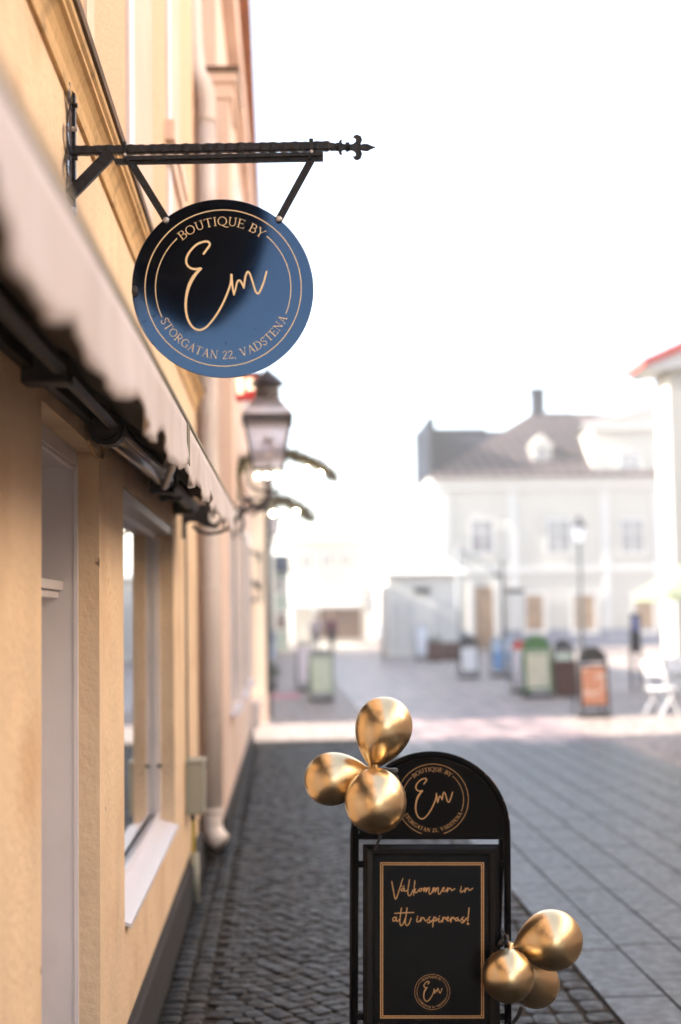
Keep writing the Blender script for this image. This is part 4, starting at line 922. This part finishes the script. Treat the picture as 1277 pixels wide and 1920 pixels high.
c0, c1 = at(998, 775, YM + 5), at(1020, 733, YM + 5)
mb = MB(); mb.box(c0.x, c1.x, YM + 4.7, YM + 5.6, c0.z - .6, c1.z); ch = mb.build('chimney', M['roofdark'], wh)
mb = MB(); mb.box(c0.x - .08, c1.x + .08, YM + 4.6, YM + 5.7, c1.z + .002, c1.z + .14); mb.build('cap', M['roofdark'], ch)
q0, q1 = at(998, 866, YM + .8), at(1034, 838, YM + .8); mb = MB(); mb.box(q0.x, q1.x, YM + .8, YM + 3, q0.z, q1.z); mb.prism([Vector((q0.x - .12, YM + .7, q1.z + .003)), Vector((q1.x + .12, YM + .7, q1.z + .003)), Vector(((q0.x + q1.x) / 2, YM + .7, q1.z + .65))], Vector((0, 2.6, 0))); dm_ = mb.build('roof_dormer', M['wallwhite'], wh)
mb = MB(); mb.box(q0.x + .25, q1.x - .25, YM + .76, YM + .797, q0.z + .15, q1.z - .08); mb.build('pane', M['winglass'], dm_)
# gabled dormer
gx0, gx1 = at(1110, 850, YM).x, at(1390, 850, YM).x; gz0, gz1 = at(1150, 893, YM).z + .1, at(1150, 800, YM).z
mb = MB(); mb.box(gx0, gx1, YM - .1, YM + 6, gz0, gz1); mb.build('dormer_wall', M['wallwhite'], wh)
mb = MB(); zp = at(1250, 757, YM).z; mb.prism([Vector((gx0 - .35, YM - .35, gz1 + .002)), Vector((gx1 + .35, YM - .35, gz1 + .002)), Vector(((gx0 + gx1) / 2, YM - .35, zp))], Vector((0, 6.3, 0))); mb.build('dormer_gable', M['wallwhite'], wh)
mb = MB(); mb.bar(Vector((gx0 - .5, YM - .45, gz1)), Vector(((gx0 + gx1) / 2, YM - .45, zp + .1)), .22, .12); mb.box(gx0 - .4, gx1 + .4, YM - .45, YM - .352, gz1 - .2, gz1 - .003); mb.build('gable_trim', M['trimwhite'], wh)
window(1166, 1196, 850, 890, YM - .06, wh)

# ---------------- low white pavilion before it
YPv = 60
pv = thing('white_pavilion', 'low white pavilion with pale pitched roof at the near side of the white townhouse', 'pavilion', (at(795, 1200, YPv).x, YPv, 0))
a, b = at(728, 1203, YPv), at(862, 1075, YPv)
mb = MB(); mb.box(a.x, b.x, YPv, YPv + 5, 0, b.z); mb.build('wall', M['pavwhite'], pv)
ap = at(797, 1022, YPv + 2.5)
mb = MB(); 
q = [Vector((a.x - .3, YPv - .4, b.z)), Vector((b.x + .3, YPv - .4, b.z)), Vector((b.x + .3, YPv + 5.4, b.z)), Vector((a.x - .3, YPv + 5.4, b.z))]; apx = Vector((ap.x, YPv + 2.5, ap.z))
vs_ = [mb.bm.verts.new(p) for p in q]; va = mb.bm.verts.new(apx); mb.bm.faces.new(vs_[::-1])
for k in range(4): mb.bm.faces.new((vs_[k], vs_[(k + 1) % 4], va))
mb.build('roof', M['trimwhite'], pv)
p0, p1 = at(777, 1113, YPv), at(806, 1102, YPv); mb = MB(); mb.box(p0.x, p1.x, YPv - .12, YPv - .02, p0.z, p1.z); mb.build('name_board', M['darkmetal'], pv)
for x0 in (736, 760, 815, 838):
    p0, p1 = at(x0, 1195, YPv), at(x0 + 16, 1128, YPv); mb = MB(); mb.box(p0.x, p1.x, YPv - .04, YPv - .003, .3, p1.z); mb.build('glazing', M['wallgreen'] if False else M['trimwhite'], pv)
# canopy post with curved arm
cp = thing('arched_post', 'slim grey post with a long curved arm beside the pavilion', 'post', at(858, 1215, 52))
mb = MB(); mb.tube([gnd(862, 1238), Vector((gnd(862, 1238).x, gnd(862, 1238).y, at(857, 1030, gnd(862, 1238).y).z))], .075, 8); mb.build('pole', M['greymetal'], cp)
yy = gnd(862, 1238).y
mb = MB(); mb.tube(catmull([at(857, 1030, yy), at(880, 1040, yy), at(908, 1056, yy), at(936, 1078, yy)]), .06, 8); mb.build('arm', M['greymetal'], cp, smooth=True)

# ================================================================== FAR END OF THE STREET
def simple_house(name, label, x0p, x1p, ytop, ybase, Y, wallm, roofm, depth=10, roofh=1.5, wins=(), extra=None, side=None):
    a, b = at(x0p, ybase, Y), at(x1p, ytop, Y)
    o = thing(name, label, 'building', ((a.x + b.x) / 2, Y, 0))
    mb = MB(); mb.box(a.x, b.x, Y, Y + depth, 0, b.z); mb.build('wall', M[wallm], o)
    mb = MB(); y_ = Y + depth / 2; mb.prism([Vector((a.x - .1, Y - .4, b.z + .003)), Vector((a.x - .1, y_, b.z + roofh)), Vector((a.x - .1, Y + depth + .4, b.z + .003))], Vector((b.x - a.x + .2, 0, 0))); mb.build('roof', M[roofm], o)
    for wn in wins: window(*wn[:4], Y, o, wn[4] if len(wn) > 4 else 'winglass', .15)
    return o
h1 = simple_house('street_end_house', 'pale house closing the far end of the street behind a white shop awning', 548, 684, 1010, 1185, 92, 'wallwhite', 'trimwhite', 10, 1.0, [(566, 584, 1040, 1064), (603, 622, 1038, 1062), (640, 656, 1038, 1062)])
a, b = at(600, 1185, 92), at(676, 1128, 92)
mb = MB(); mb.box(a.x, b.x, 91.85, 91.95, 0.3, b.z); mb.build('shopfront', M['brown'], h1)
fa = thing('far_awning', 'wide white shop awning at the far end of the street', 'awning', at(600, 1120, 91))
mb = MB(); p = [at(545, 1108, 91.8), at(670, 1104, 91.8), at(676, 1133, 89.8), at(530, 1136, 89.8)]; mb.prism(p, Vector((0, 0, -.08))); mb.build('cloth', M['trimwhite'], fa)
mb = MB(); p = [at(676, 1133.5, 89.8), at(530, 1136.5, 89.8), at(530, 1142, 89.8), at(676, 1139, 89.8)]; mb.prism(p, Vector((0, .04, 0))); mb.build('valance', M['trimwhite'], fa)
simple_house('green_house', 'grey green house on the left partway down the street', 470, 541, 1072, 1190, 72, 'wallgreen', 'roofdark', 6, 1.0, [(500, 512, 1090, 1110), (520, 532, 1090, 1110), (500, 535, 1150, 1178, 'brown')])
simple_house('cream_far_house', 'cream house with orange tiled roof at the far right of the street end', 672, 738, 902, 1175, 140, 'plaster_cream', 'rooftile', 12, 2.2, [(684, 694, 960, 985), (705, 716, 960, 985), (684, 700, 1100, 1150)])
# parasol arm far away
fp = thing('leaning_post', 'thin dark curved post in front of the far white awning', 'post', at(590, 1190, 80))
mb = MB(); mb.tube(catmull([at(588, 1200, 80), at(590, 1150, 80), at(592, 1128, 80), at(598, 1114, 80), at(606, 1105, 80)]), .10, 6); mb.build('pole', M['greymetal'], fp, smooth=True)

# ================================================================== RIGHT EDGE HOUSE, parasol, chairs
YRt = 33
rh = thing('right_edge_house', 'bright white house at the right edge of the frame with red roof edge', 'building', (9.4, YRt, 0))
x = at(1262, 1000, YRt).x
mb = MB(); mb.box(x, x + 9, YRt, YRt + 1.2, 0, 8.0); mb.build('wall', M['wallwhite'], rh)
mb = MB(); p0, p1 = at(1206, 672, YRt - .5), at(1320, 620, YRt - .5); mb.prism([p0, p1, p1 + Vector((0, 0, -.25)), p0 + Vector((0, 0, -.18))], Vector((0, 1.9, 0))); mb.build('roof_edge', M['roofred'], rh)
mb = MB(); p0, p1 = at(1208, 684, YRt - .4), at(1320, 640, YRt - .4); mb.prism([p0, p1, p1 + Vector((0, 0, -.5)), p0 + Vector((.2, 0, -.15))], Vector((0, 1.6, 0))); mb.build('soffit', M['trimwhite'], rh)
pr = thing('parasol', 'pale green cafe parasol reaching in at the right edge', 'parasol', (9.7, 29, 0))
yy = 29; mb = MB(); tip = at(1320, 1035, yy); rim = []
pc = Vector((tip.x, yy, tip.z)); rr_ = pc.x - at(1188, 1110, yy).x; zr = at(1188, 1112, yy).z
vt = mb.bm.verts.new(pc); rg = [mb.bm.verts.new((pc.x + rr_ * math.cos(R(a)), yy + rr_ * math.sin(R(a)), zr)) for a in range(0, 360, 45)]; rg2 = [mb.bm.verts.new(v.co + Vector((0, 0, -.18))) for v in rg]
for k in range(8): mb.bm.faces.new((vt, rg[k], rg[(k + 1) % 8])); mb.bm.faces.new((rg[k], rg2[k], rg2[(k + 1) % 8], rg[(k + 1) % 8]))
cvs = mb.build('canopy', M['parasol'], pr); sm = cvs.modifiers.new('thickness', 'SOLIDIFY'); sm.thickness = .01
mb = MB(); mb.tube([(pc.x, yy, 0), (pc.x, yy, pc.z)], .03, 8); mb.build('pole', M['white_paint'], pr)
def chair(c, rz, label):
    o = thing('cafe_chair', label, 'chair', c, rz, 'white folding cafe chairs at the right edge')
    Mt = Matrix.Translation(c) @ Matrix.Rotation(rz, 4, 'Z')
    def T(x, y, z): return Mt @ Vector((x, y, z))
    for s_ in (-1, 1):
        mb = MB(); mb.tube([T(s_ * .2, -.22, 0), T(s_ * .2, .05, .45), T(s_ * .2, .20, .88)], .016, 6); mb.build('long_leg', M['chairwhite'], o)
        mb = MB(); mb.tube([T(s_ * .175, .24, 0), T(s_ * .175, -.16, .45)], .015, 6); mb.build('cross_leg', M['chairwhite'], o)
    mb = MB()
    for i in range(6): mb.box(-.2, .2, -.2 + i * .066, -.155 + i * .066, .45, .468, Mt)
    mb.build('seat', M['chairwhite'], o)
    mb = MB()
    for i in range(3): mb.prism([T(-.2, .125 + i * .04, .68 + i * .09), T(.2, .125 + i * .04, .68 + i * .09), T(.2, .145 + i * .04, .74 + i * .09), T(-.2, .145 + i * .04, .74 + i * .09)], Mt.to_3x3() @ Vector((0, .015, 0)))
    mb.build('backrest', M['chairwhite'], o)
    return o
for i, (x_, y_, rz, lb) in enumerate(((1240, 1342, 2.2, 'white slatted cafe chair standing furthest left in the sunlight'), (1268, 1330, -.6, 'white slatted cafe chair just right of the first one, turned away'), (1262, 1300, 1.2, 'white slatted cafe chair behind the other two at the picture edge'))):
    chair(gnd(x_, y_), rz, lb)
tb = thing('cafe_table', 'small round white cafe table between the white chairs', 'table', gnd(1285, 1315))
p = gnd(1285, 1315); mb = MB(); mb.lathe([(.35, .70), (.35, .725)], Matrix.Translation(p), 20); mb.build('tabletop', M['chairwhite'], tb)
mb = MB(); mb.tube([p, p + Vector((0, 0, .70))], .025, 8); mb.build('pedestal', M['chairwhite'], tb)

# ================================================================== SQUARE FURNITURE
def street_lamp(xp, yb, yt, label):
    p = gnd(xp, yb); H = at(xp, yt, p.y).z
    o = thing('street_lamp', label, 'street lamp', p)
    lx = at(xp - 4, yt, p.y).x * 0 + p.x
    mb = MB(); mb.tube([p, p + Vector((0, 0, .5)), p + Vector((0, 0, .52)), p + Vector((0, 0, 1.1)), p + Vector((0, 0, 1.12)), p + Vector((0, 0, H - 1.0))], [.16, .15, .10, .09, .065, .055], 10); mb.build('pole', M['darkmetal'], o, smooth=False)
    T0 = Matrix.Translation(p + Vector((0, 0, H)))
    mb = MB(); mb.lathe([(.10, -1.0), (.20, -.58), (.24, -.45)], T0, 6); mb.build('lamp_glass', M['lampglass'], o)
    mb = MB(); mb.lathe([(.29, -.449), (.30, -.42), (.16, -.25), (.10, -.20), (.09, -.12), (.03, -.06), (.03, 0)], T0, 8); mb.build('lamp_roof', M['darkmetal'], o)
    mb = MB(); mb.lathe([(.03, -1.12), (.13, -1.04), (.12, -1.001)], T0, 8); mb.build('lamp_collar', M['darkmetal'], o)
street_lamp(1092, 1238, 965, 'tall dark lamp post standing before the white townhouse')
def aboard(xc, yb, yt, wp, label, frame, header, poster, cap=True, style='arch', rz=.1):
    p = gnd(xc, yb); s = p.y / FPX; W_ = wp * s; H = (yb - yt) * s * 1.0
    o = thing('street_board', label, 'sandwich board', p, 0, 'sandwich boards out in the square')
    Mt = Matrix.Translation(p) @ Matrix.Rotation(rz, 4, 'Z') @ Matrix.Rotation(R(-6), 4, 'X')
    def T(x, y, z): return Mt @ Vector((x, y, z))
    hw = W_ / 2 - .02; ah = min(hw, H * .3) if style == 'arch' else .05; n = 14
    top = [(hw * math.cos(math.pi * i / n), H - ah + ah * math.sin(math.pi * i / n)) for i in range(n + 1)]
    mb = MB(); mb.tube([T(hw, 0, 0)] + [T(x, 0, z) for x, z in top] + [T(-hw, 0, 0)], .02, 8); mb.build('frame', frame, o, smooth=True)
    k = .97; mb = MB(); zb = H - ah - .01
    mb.prism([T(x * k, -.006, z * 1.0 - .02 if z > zb + .02 else zb) for x, z in top], (Mt.to_3x3() @ Vector((0, .012, 0)))); mb.build('header', header, o)
    z0 = .16; ph = zb - .03
    mb = MB(); mb.prism([T(-hw * .96, -.01, z0), T(hw * .96, -.01, z0), T(hw * .96, -.01, ph), T(-hw * .96, -.01, ph)], Mt.to_3x3() @ Vector((0, .02, 0))); q = mb.build('panel', frame, o)
    mb = MB(); mb.prism([T(-hw * .84, -.016, z0 + .05), T(hw * .84, -.016, z0 + .05), T(hw * .84, -.016, ph - .04), T(-hw * .84, -.016, ph - .04)], Mt.to_3x3() @ Vector((0, .004, 0))); mb.build('poster', poster, q)
    mb = MB(); mb.prism([T(-hw, -.05, .0), T(hw, -.05, .0), T(hw, -.03, .10), T(-hw, -.03, .10)], Mt.to_3x3() @ Vector((0, .3, 0))); mb.build('foot', M['darkmetal'], o)
    mb = MB(); mb.tube([T(-hw, .02, H - ah), T(-hw, .45, .08)], .018, 6); mb.build('rear_leg', frame, o)
    mb = MB(); mb.tube([T(hw, .02, H - ah), T(hw, .45, .08)], .018, 6); mb.build('rear_leg', frame, o)
    return o
c_ = lambda r, g_, b: (r, g_, b)
PO = poster_mat('orange food poster', [(.60, .28, .17), (.74, .68, .62), (.58, .36, .28), (.72, .54, .44), (.74, .68, .64)], 9)
PG = poster_mat('green and cream poster', [(.62, .58, .44), (.66, .45, .40), (.48, .50, .38), (.70, .64, .52)], 13)
PW_ = poster_mat('white printed poster', [(.70, .70, .76), (.55, .52, .68), (.72, .72, .74), (.60, .60, .68)], 6)
PP = poster_mat('pale green and pink poster', [(.52, .60, .46), (.70, .38, .36), (.56, .62, .50), (.58, .62, .50)], 5)
PB = poster_mat('blue printed poster', [(.18, .35, .62), (.45, .62, .75), (.60, .68, .74), (.22, .34, .58)], 6)
PK = poster_mat('white and pink poster', [(.66, .60, .66), (.62, .40, .52), (.68, .66, .70), (.55, .50, .66)], 6)
greenp = mat('green painted frame', (.06, .17, .045), .5); paleg = mat('pale grey green frame', (.28, .33, .26), .5)
aboard(1117, 1345, 1214, 60, 'black arched board with orange and white poster, nearest in the square', M['darkmetal'], M['darkmetal'], PO)
aboard(1011, 1309, 1192, 56, 'green arched board with a cream and pink poster beside the brown planter', greenp, greenp, PG)
aboard(978, 1300, 1200, 36, 'white and pink board half hidden left of the green board', M['greymetal'], M['red'], PK)
aboard(881, 1272, 1192, 38, 'white board with a black arched top standing left of the blue boards', M['darkmetal'], M['darkmetal'], PW_)
aboard(935, 1270, 1195, 26, 'left one of the two light blue boards under the signpost', M['greymetal'], PB, PB, style='flat')
aboard(961, 1272, 1192, 24, 'right one of the two light blue boards under the signpost', M['greymetal'], PB, PB, style='flat')
aboard(793, 1238, 1170, 28, 'pale blue white board farthest away near the pavilion', M['greymetal'], PW_, PW_, style='flat')
aboard(1060, 1290, 1200, 40, 'dark arched board with pale green panel behind the brown planter', M['darkmetal'], M['darkmetal'], PP)
aboard(604, 1316, 1222, 47, 'pale green and pink board standing in the street on the left', paleg, M['darkmetal'], PP, style='flat')
aboard(574, 1297, 1205, 34, 'white and pink board behind the pale green one', M['greymetal'], M['brown'], PK, style='flat')
aboard(506, 1262, 1180, 26, 'narrow light blue board beside the corner of the cream house', M['greymetal'], PB, PB, style='flat')
def planter(x0, x1, yb, yt, label, plants=True):
    p = gnd((x0 + x1) / 2, yb); s = p.y / FPX; W_ = (x1 - x0) * s; H = (yb - yt) * s
    o = thing('planter', label, 'planter', p, 0, 'brown planters in the square')
    mb = MB(); mb.box(p.x - W_ / 2, p.x + W_ / 2, p.y, p.y + .5, .03, H); mb.build('box', M['planter'], o, bevel=.01)
    mb = MB(); mb.box(p.x - W_ / 2 - .02, p.x + W_ / 2 + .02, p.y - .02, p.y + .52, H + .001, H + .04); mb.build('rim', M['planter'], o)
    mb = MB(); mb.box(p.x - W_ / 2 + .03, p.x + W_ / 2 - .03, p.y + .03, p.y + .47, 0, .029); mb.build('feet', M['darkmetal'], o)
    if plants:
        mb = MB()
        for i in range(int(260 * W_)):
            q = Vector((p.x + random.uniform(-W_ / 2, W_ / 2), p.y + random.uniform(0, .5), H + .04 + abs(random.gauss(0, .10)))); d = Vector((random.uniform(-1, 1), random.uniform(-1, 1), random.uniform(.2, 1))).normalized() * .09; e_ = d.orthogonal().normalized() * .02
            mb.poly([q - e_, q + d, q + e_])
        mb.flat = 1; mb.build('plants', M['leaf'], o)
planter(1044, 1086, 1306, 1243, 'tall brown planter standing between the green board and the black board', False)
planter(803, 830, 1241, 1207, 'left one of two low brown planters before the pavilion')
planter(833, 862, 1239, 1207, 'right one of two low brown planters before the pavilion', False)
# signpost with finger boards
p = gnd(946, 1262); sp = thing('signpost', 'dark signpost with finger boards rising behind the blue boards', 'signpost', p)
mb = MB(); H = at(943, 1050, p.y).z; mb.tube([p, Vector((p.x, p.y, H))], .045, 8); mb.build('pole', M['darkmetal'], sp)
q0, q1 = at(949, 1113, p.y), at(986, 1104, p.y); mb = MB(); mb.prism([Vector((q0.x, p.y - .02, q0.z)), Vector((q1.x - .12, p.y - .02, q0.z)), Vector((q1.x, p.y - .02, (q0.z + q1.z) / 2)), Vector((q1.x - .12, p.y - .02, q1.z)), Vector((q0.x, p.y - .02, q1.z))], Vector((0, .04, 0))); mb.build('finger_board', M['darkmetal'], sp)
q0, q1 = at(926, 1082, p.y), at(942, 1075, p.y); mb = MB(); mb.box(q0.x, q1.x, p.y - .02, p.y + .02, q0.z, q1.z); mb.build('finger_board', M['darkmetal'], sp)
# information stand
p = gnd(1195, 1296); s = p.y / FPX; ps = thing('info_stand', 'slim parking payment stand with blue screen on two dark legs', 'payment stand', p)
for dx in (-9, 8):
    mb = MB(); mb.box(p.x + (dx - 2.5) * s, p.x + (dx + 2.5) * s, p.y, p.y + .06, 0, 88 * s); mb.build('leg', M['darkmetal'], ps)
mb = MB(); mb.box(p.x - 9 * s, p.x + 9 * s, p.y - .05, p.y + .12, 72 * s, 110 * s); mb.build('body', M['darkmetal'], ps, bevel=.01)
mb = MB(); mb.box(p.x - 9 * s, p.x + 9 * s, p.y - .04, p.y + .10, 110.1 * s, 146 * s); hd_ = mb.build('head', M['darkmetal'], ps, bevel=.01)
mb = MB(); mb.box(p.x - 7 * s, p.x + 6 * s, p.y - .055, p.y - .042, 112 * s, 140 * s); mb.build('screen', mat('blue information panel', (.14, .17, .34), .3), hd_)
# potted plant at the corner
p = gnd(509, 1298); pt = thing('potted_shrub', 'small dark green shrub in a pot at the foot of the cream corner house', 'plant', p)
mb = MB(); mb.lathe([(.10, 0), (.15, .28), (.16, .28)], Matrix.Translation(p), 14); mb.build('pot', M['darkmetal'], pt)
mb = MB()
for i in range(500):
    q = p + Vector((random.gauss(0, .09), random.gauss(0, .09), .32 + abs(random.gauss(.12, .13)))); d = Vector((random.uniform(-1, 1), random.uniform(-1, 1), random.uniform(-.3, 1))).normalized() * .06; e_ = d.orthogonal().normalized() * .015
    mb.poly([q - e_, q + d, q + e_])
mb.flat = 1; mb.build('leaves', M['leaf'], pt)
mt_ = thing('door_mat', 'pink mat lying on the paving beside the cream corner house', 'mat', gnd(525, 1306))
a, b = gnd(500, 1310), gnd(562, 1302); mb = MB(); mb.box(a.x, b.x, a.y, b.y + .1, -.004, .012); mb.build('mat', mat('pink mat', (.60, .25, .28), .9), mt_)

# ================================================================== PEOPLE far down the street
def person(p, H, label, coat, trousers, hair, yaw=0, stride=.22, arms=(.1, -.1)):
    o = thing('person', label, 'person', p, 0, None)
    Rz = Matrix.Rotation(yaw, 3, 'Z')
    def T(x, y, z): return p + Rz @ (Vector((x, y, z)) * H)
    J = {'pel': (0, 0, .52), 'sp': (0, .005, .62), 'ch': (0, 0, .74), 'nk': (0, 0, .835), 'hb': (0, -.01, .875), 'hd': (0, -.012, .93), 'ht': (0, -.005, .975),
         'sl': (-.095, 0, .80), 'sr': (.095, 0, .80), 'el': (-.125, arms[0] * .4 + .01, .635), 'er': (.125, arms[1] * .4 + .01, .635), 'wl': (-.13, arms[0] - .02, .49), 'wr': (.13, arms[1] - .02, .49), 'fl': (-.13, arms[0] - .03, .44), 'fr': (.13, arms[1] - .03, .44),
         'hl': (-.05, 0, .49), 'hr': (.05, 0, .49), 'kl': (-.052, -stride * .35, .27), 'kr': (.052, stride * .1, .27), 'al': (-.055, -stride * .45, .045), 'ar': (.055, stride * .55, .06), 'tl': (-.058, -stride * .45 - .10, .018), 'tr': (.058, stride * .55 - .09, .025)}
    E = [('pel', 'sp'), ('sp', 'ch'), ('ch', 'nk'), ('nk', 'hb'), ('hb', 'hd'), ('hd', 'ht'), ('ch', 'sl'), ('ch', 'sr'), ('sl', 'el'), ('sr', 'er'), ('el', 'wl'), ('er', 'wr'), ('wl', 'fl'), ('wr', 'fr'), ('pel', 'hl'), ('pel', 'hr'), ('hl', 'kl'), ('hr', 'kr'), ('kl', 'al'), ('kr', 'ar'), ('al', 'tl'), ('ar', 'tr')]
    Rd = {'pel': .085, 'sp': .075, 'ch': .085, 'nk': .032, 'hb': .040, 'hd': .052, 'ht': .035, 'sl': .042, 'sr': .042, 'el': .028, 'er': .028, 'wl': .017, 'wr': .017, 'fl': .020, 'fr': .020, 'hl': .055, 'hr': .055, 'kl': .034, 'kr': .034, 'al': .022, 'ar': .022, 'tl': .022, 'tr': .022}
    def skin(keys, grow, m_, name, par):
        ks = [k for k in J if k in keys]; ix = {k: i for i, k in enumerate(ks)}
        me = bpy.data.meshes.new(name); me.from_pydata([T(*J[k]) for k in ks], [(ix[a], ix[b]) for a, b in E if a in ix and b in ix], []); me.materials.append(m_)
        ob = bpy.data.objects.new(name, me); C.objects.link(ob); ob.parent = par; ob.matrix_parent_inverse = PW(par).inverted()
        ob.modifiers.new('skin', 'SKIN'); me.skin_vertices.new() if not me.skin_vertices else None
        for k in ks:
            me.skin_vertices[0].data[ix[k]].radius = (Rd[k] * H * grow,) * 2
        me.skin_vertices[0].data[0].use_root = True
        sb_ = ob.modifiers.new('sub', 'SUBSURF'); sb_.levels = 1; sb_.render_levels = 2
        return ob
    skin(set(J), 1, M['skin'], 'body', o)
    skin({'pel', 'sp', 'ch', 'sl', 'sr', 'el', 'er', 'wl', 'wr'}, 1.22, coat, 'jacket', o)
    skin({'pel', 'hl', 'hr', 'kl', 'kr', 'al', 'ar'}, 1.16, trousers, 'trousers', o)
    mb = MB(); mb.ball(T(0, .012, .945), .062 * H, (1, 1, 1.05), 14); mb.build('hair', hair, o, smooth=True)
    return o
M['skin'] = mat('skin', (.55, .34, .26), .5)
cl = {n_: mat(n_ + ' cloth', c, .85) for n_, c in dict(plum=(.16, .04, .07), lilac=(.55, .48, .52), navy=(.03, .035, .07), grey=(.20, .20, .22), darkred=(.30, .04, .05), black=(.02, .02, .025)).items()}
hr_ = {n_: mat(n_ + ' hair', c, .6) for n_, c in dict(brown=(.10, .05, .03), blond=(.42, .28, .16), dark=(.02, .015, .012)).items()}
def pp(x, yb, yt, label, co_, tr2, ha, **k):
    p = gnd(x, yb); H = (yb - yt) * p.y / FPX; person(p, H, label, co_, tr2, ha, **k)
pp(622, 1224, 1150, 'person in a plum jacket walking right of the other in the far street', cl['plum'], cl['black'], hr_['blond'], yaw=.2)
pp(592, 1226, 1152, 'person in a pale lilac coat beside the one in plum', cl['lilac'], cl['grey'], hr_['brown'], yaw=-.2)
pp(774, 1222, 1163, 'person in a dark red jacket behind the pale board by the pavilion', cl['darkred'], cl['navy'], hr_['dark'], yaw=1.0)
pp(512, 1208, 1143, 'person in dark clothes farther down on the left side of the street', cl['black'], cl['navy'], hr_['dark'], yaw=.4)
pp(534, 1206, 1148, 'person in grey with dark red trousers farther down the street', cl['grey'], cl['darkred'], hr_['brown'], yaw=-.5)

# ================================================================== HOUSES ACROSS THE STREET (beside and behind the viewpoint)
def row_house(x0, x1, y0, y1, h_, label, m_, face):
    o = thing('row_house', label, 'building', ((x0 + x1) / 2, (y0 + y1) / 2, 0))
    mb = MB(); mb.box(x0, x1, y0, y1, 0, h_); mb.build('wall', m_, o)
    mb = MB(); mb.prism([Vector((x0 - .3, y0, h_ + .003)), Vector(((x0 + x1) / 2, y0, h_ + 2.2)), Vector((x1 + .3, y0, h_ + .003))], Vector((0, y1 - y0, 0))); mb.build('roof', M['rooftile'], o)
    xf = x0 if face < 0 else x1; n_ = int((y1 - y0) // 3)
    for i in range(n_):
        yc = y0 + (i + .5) * (y1 - y0) / n_
        for z0_, z1_ in ((.9, 2.6), (4.2, 5.9)):
            mb = MB(); mb.box(xf - .04 if face < 0 else xf + .003, xf - .003 if face < 0 else xf + .04, yc - .6, yc + .6, z0_, z1_); mb.build('window', M['winglass'], o)
    return o
row_house(7.2, 13, -26, -3, 6.3, 'grey rendered row house across the street behind the viewpoint', mat('grey render', (.42, .36, .30), .9), -1)
row_house(6.6, 13, -2.9, 19, 10.5, 'cream rendered row house across the street beside the viewpoint', mat('cream render', (.60, .48, .37), .9), -1)
row_house(-7, -.6, -40, -14.6, 5.0, 'ochre row house adjoining the shop building behind the viewpoint', M['plaster_rough'], 1)

# ================================================================== AIR
hz = MB(); hz.box(-151, 151, -61, 401, -1.1, 16.5)
hm = bpy.data.materials.new('winter haze'); hm.use_nodes = True; n_ = hm.node_tree; n_.nodes.clear()
out = n_.nodes.new('ShaderNodeOutputMaterial'); pv_ = n_.nodes.new('ShaderNodeVolumePrincipled'); pv_.inputs['Color'].default_value = (1, .99, .98, 1); pv_.inputs['Density'].default_value = .0016; pv_.inputs['Anisotropy'].default_value = .2
n_.links.new(pv_.outputs[0], out.inputs['Volume'])
ho = hz.build('haze', hm); ho['kind'] = 'stuff'
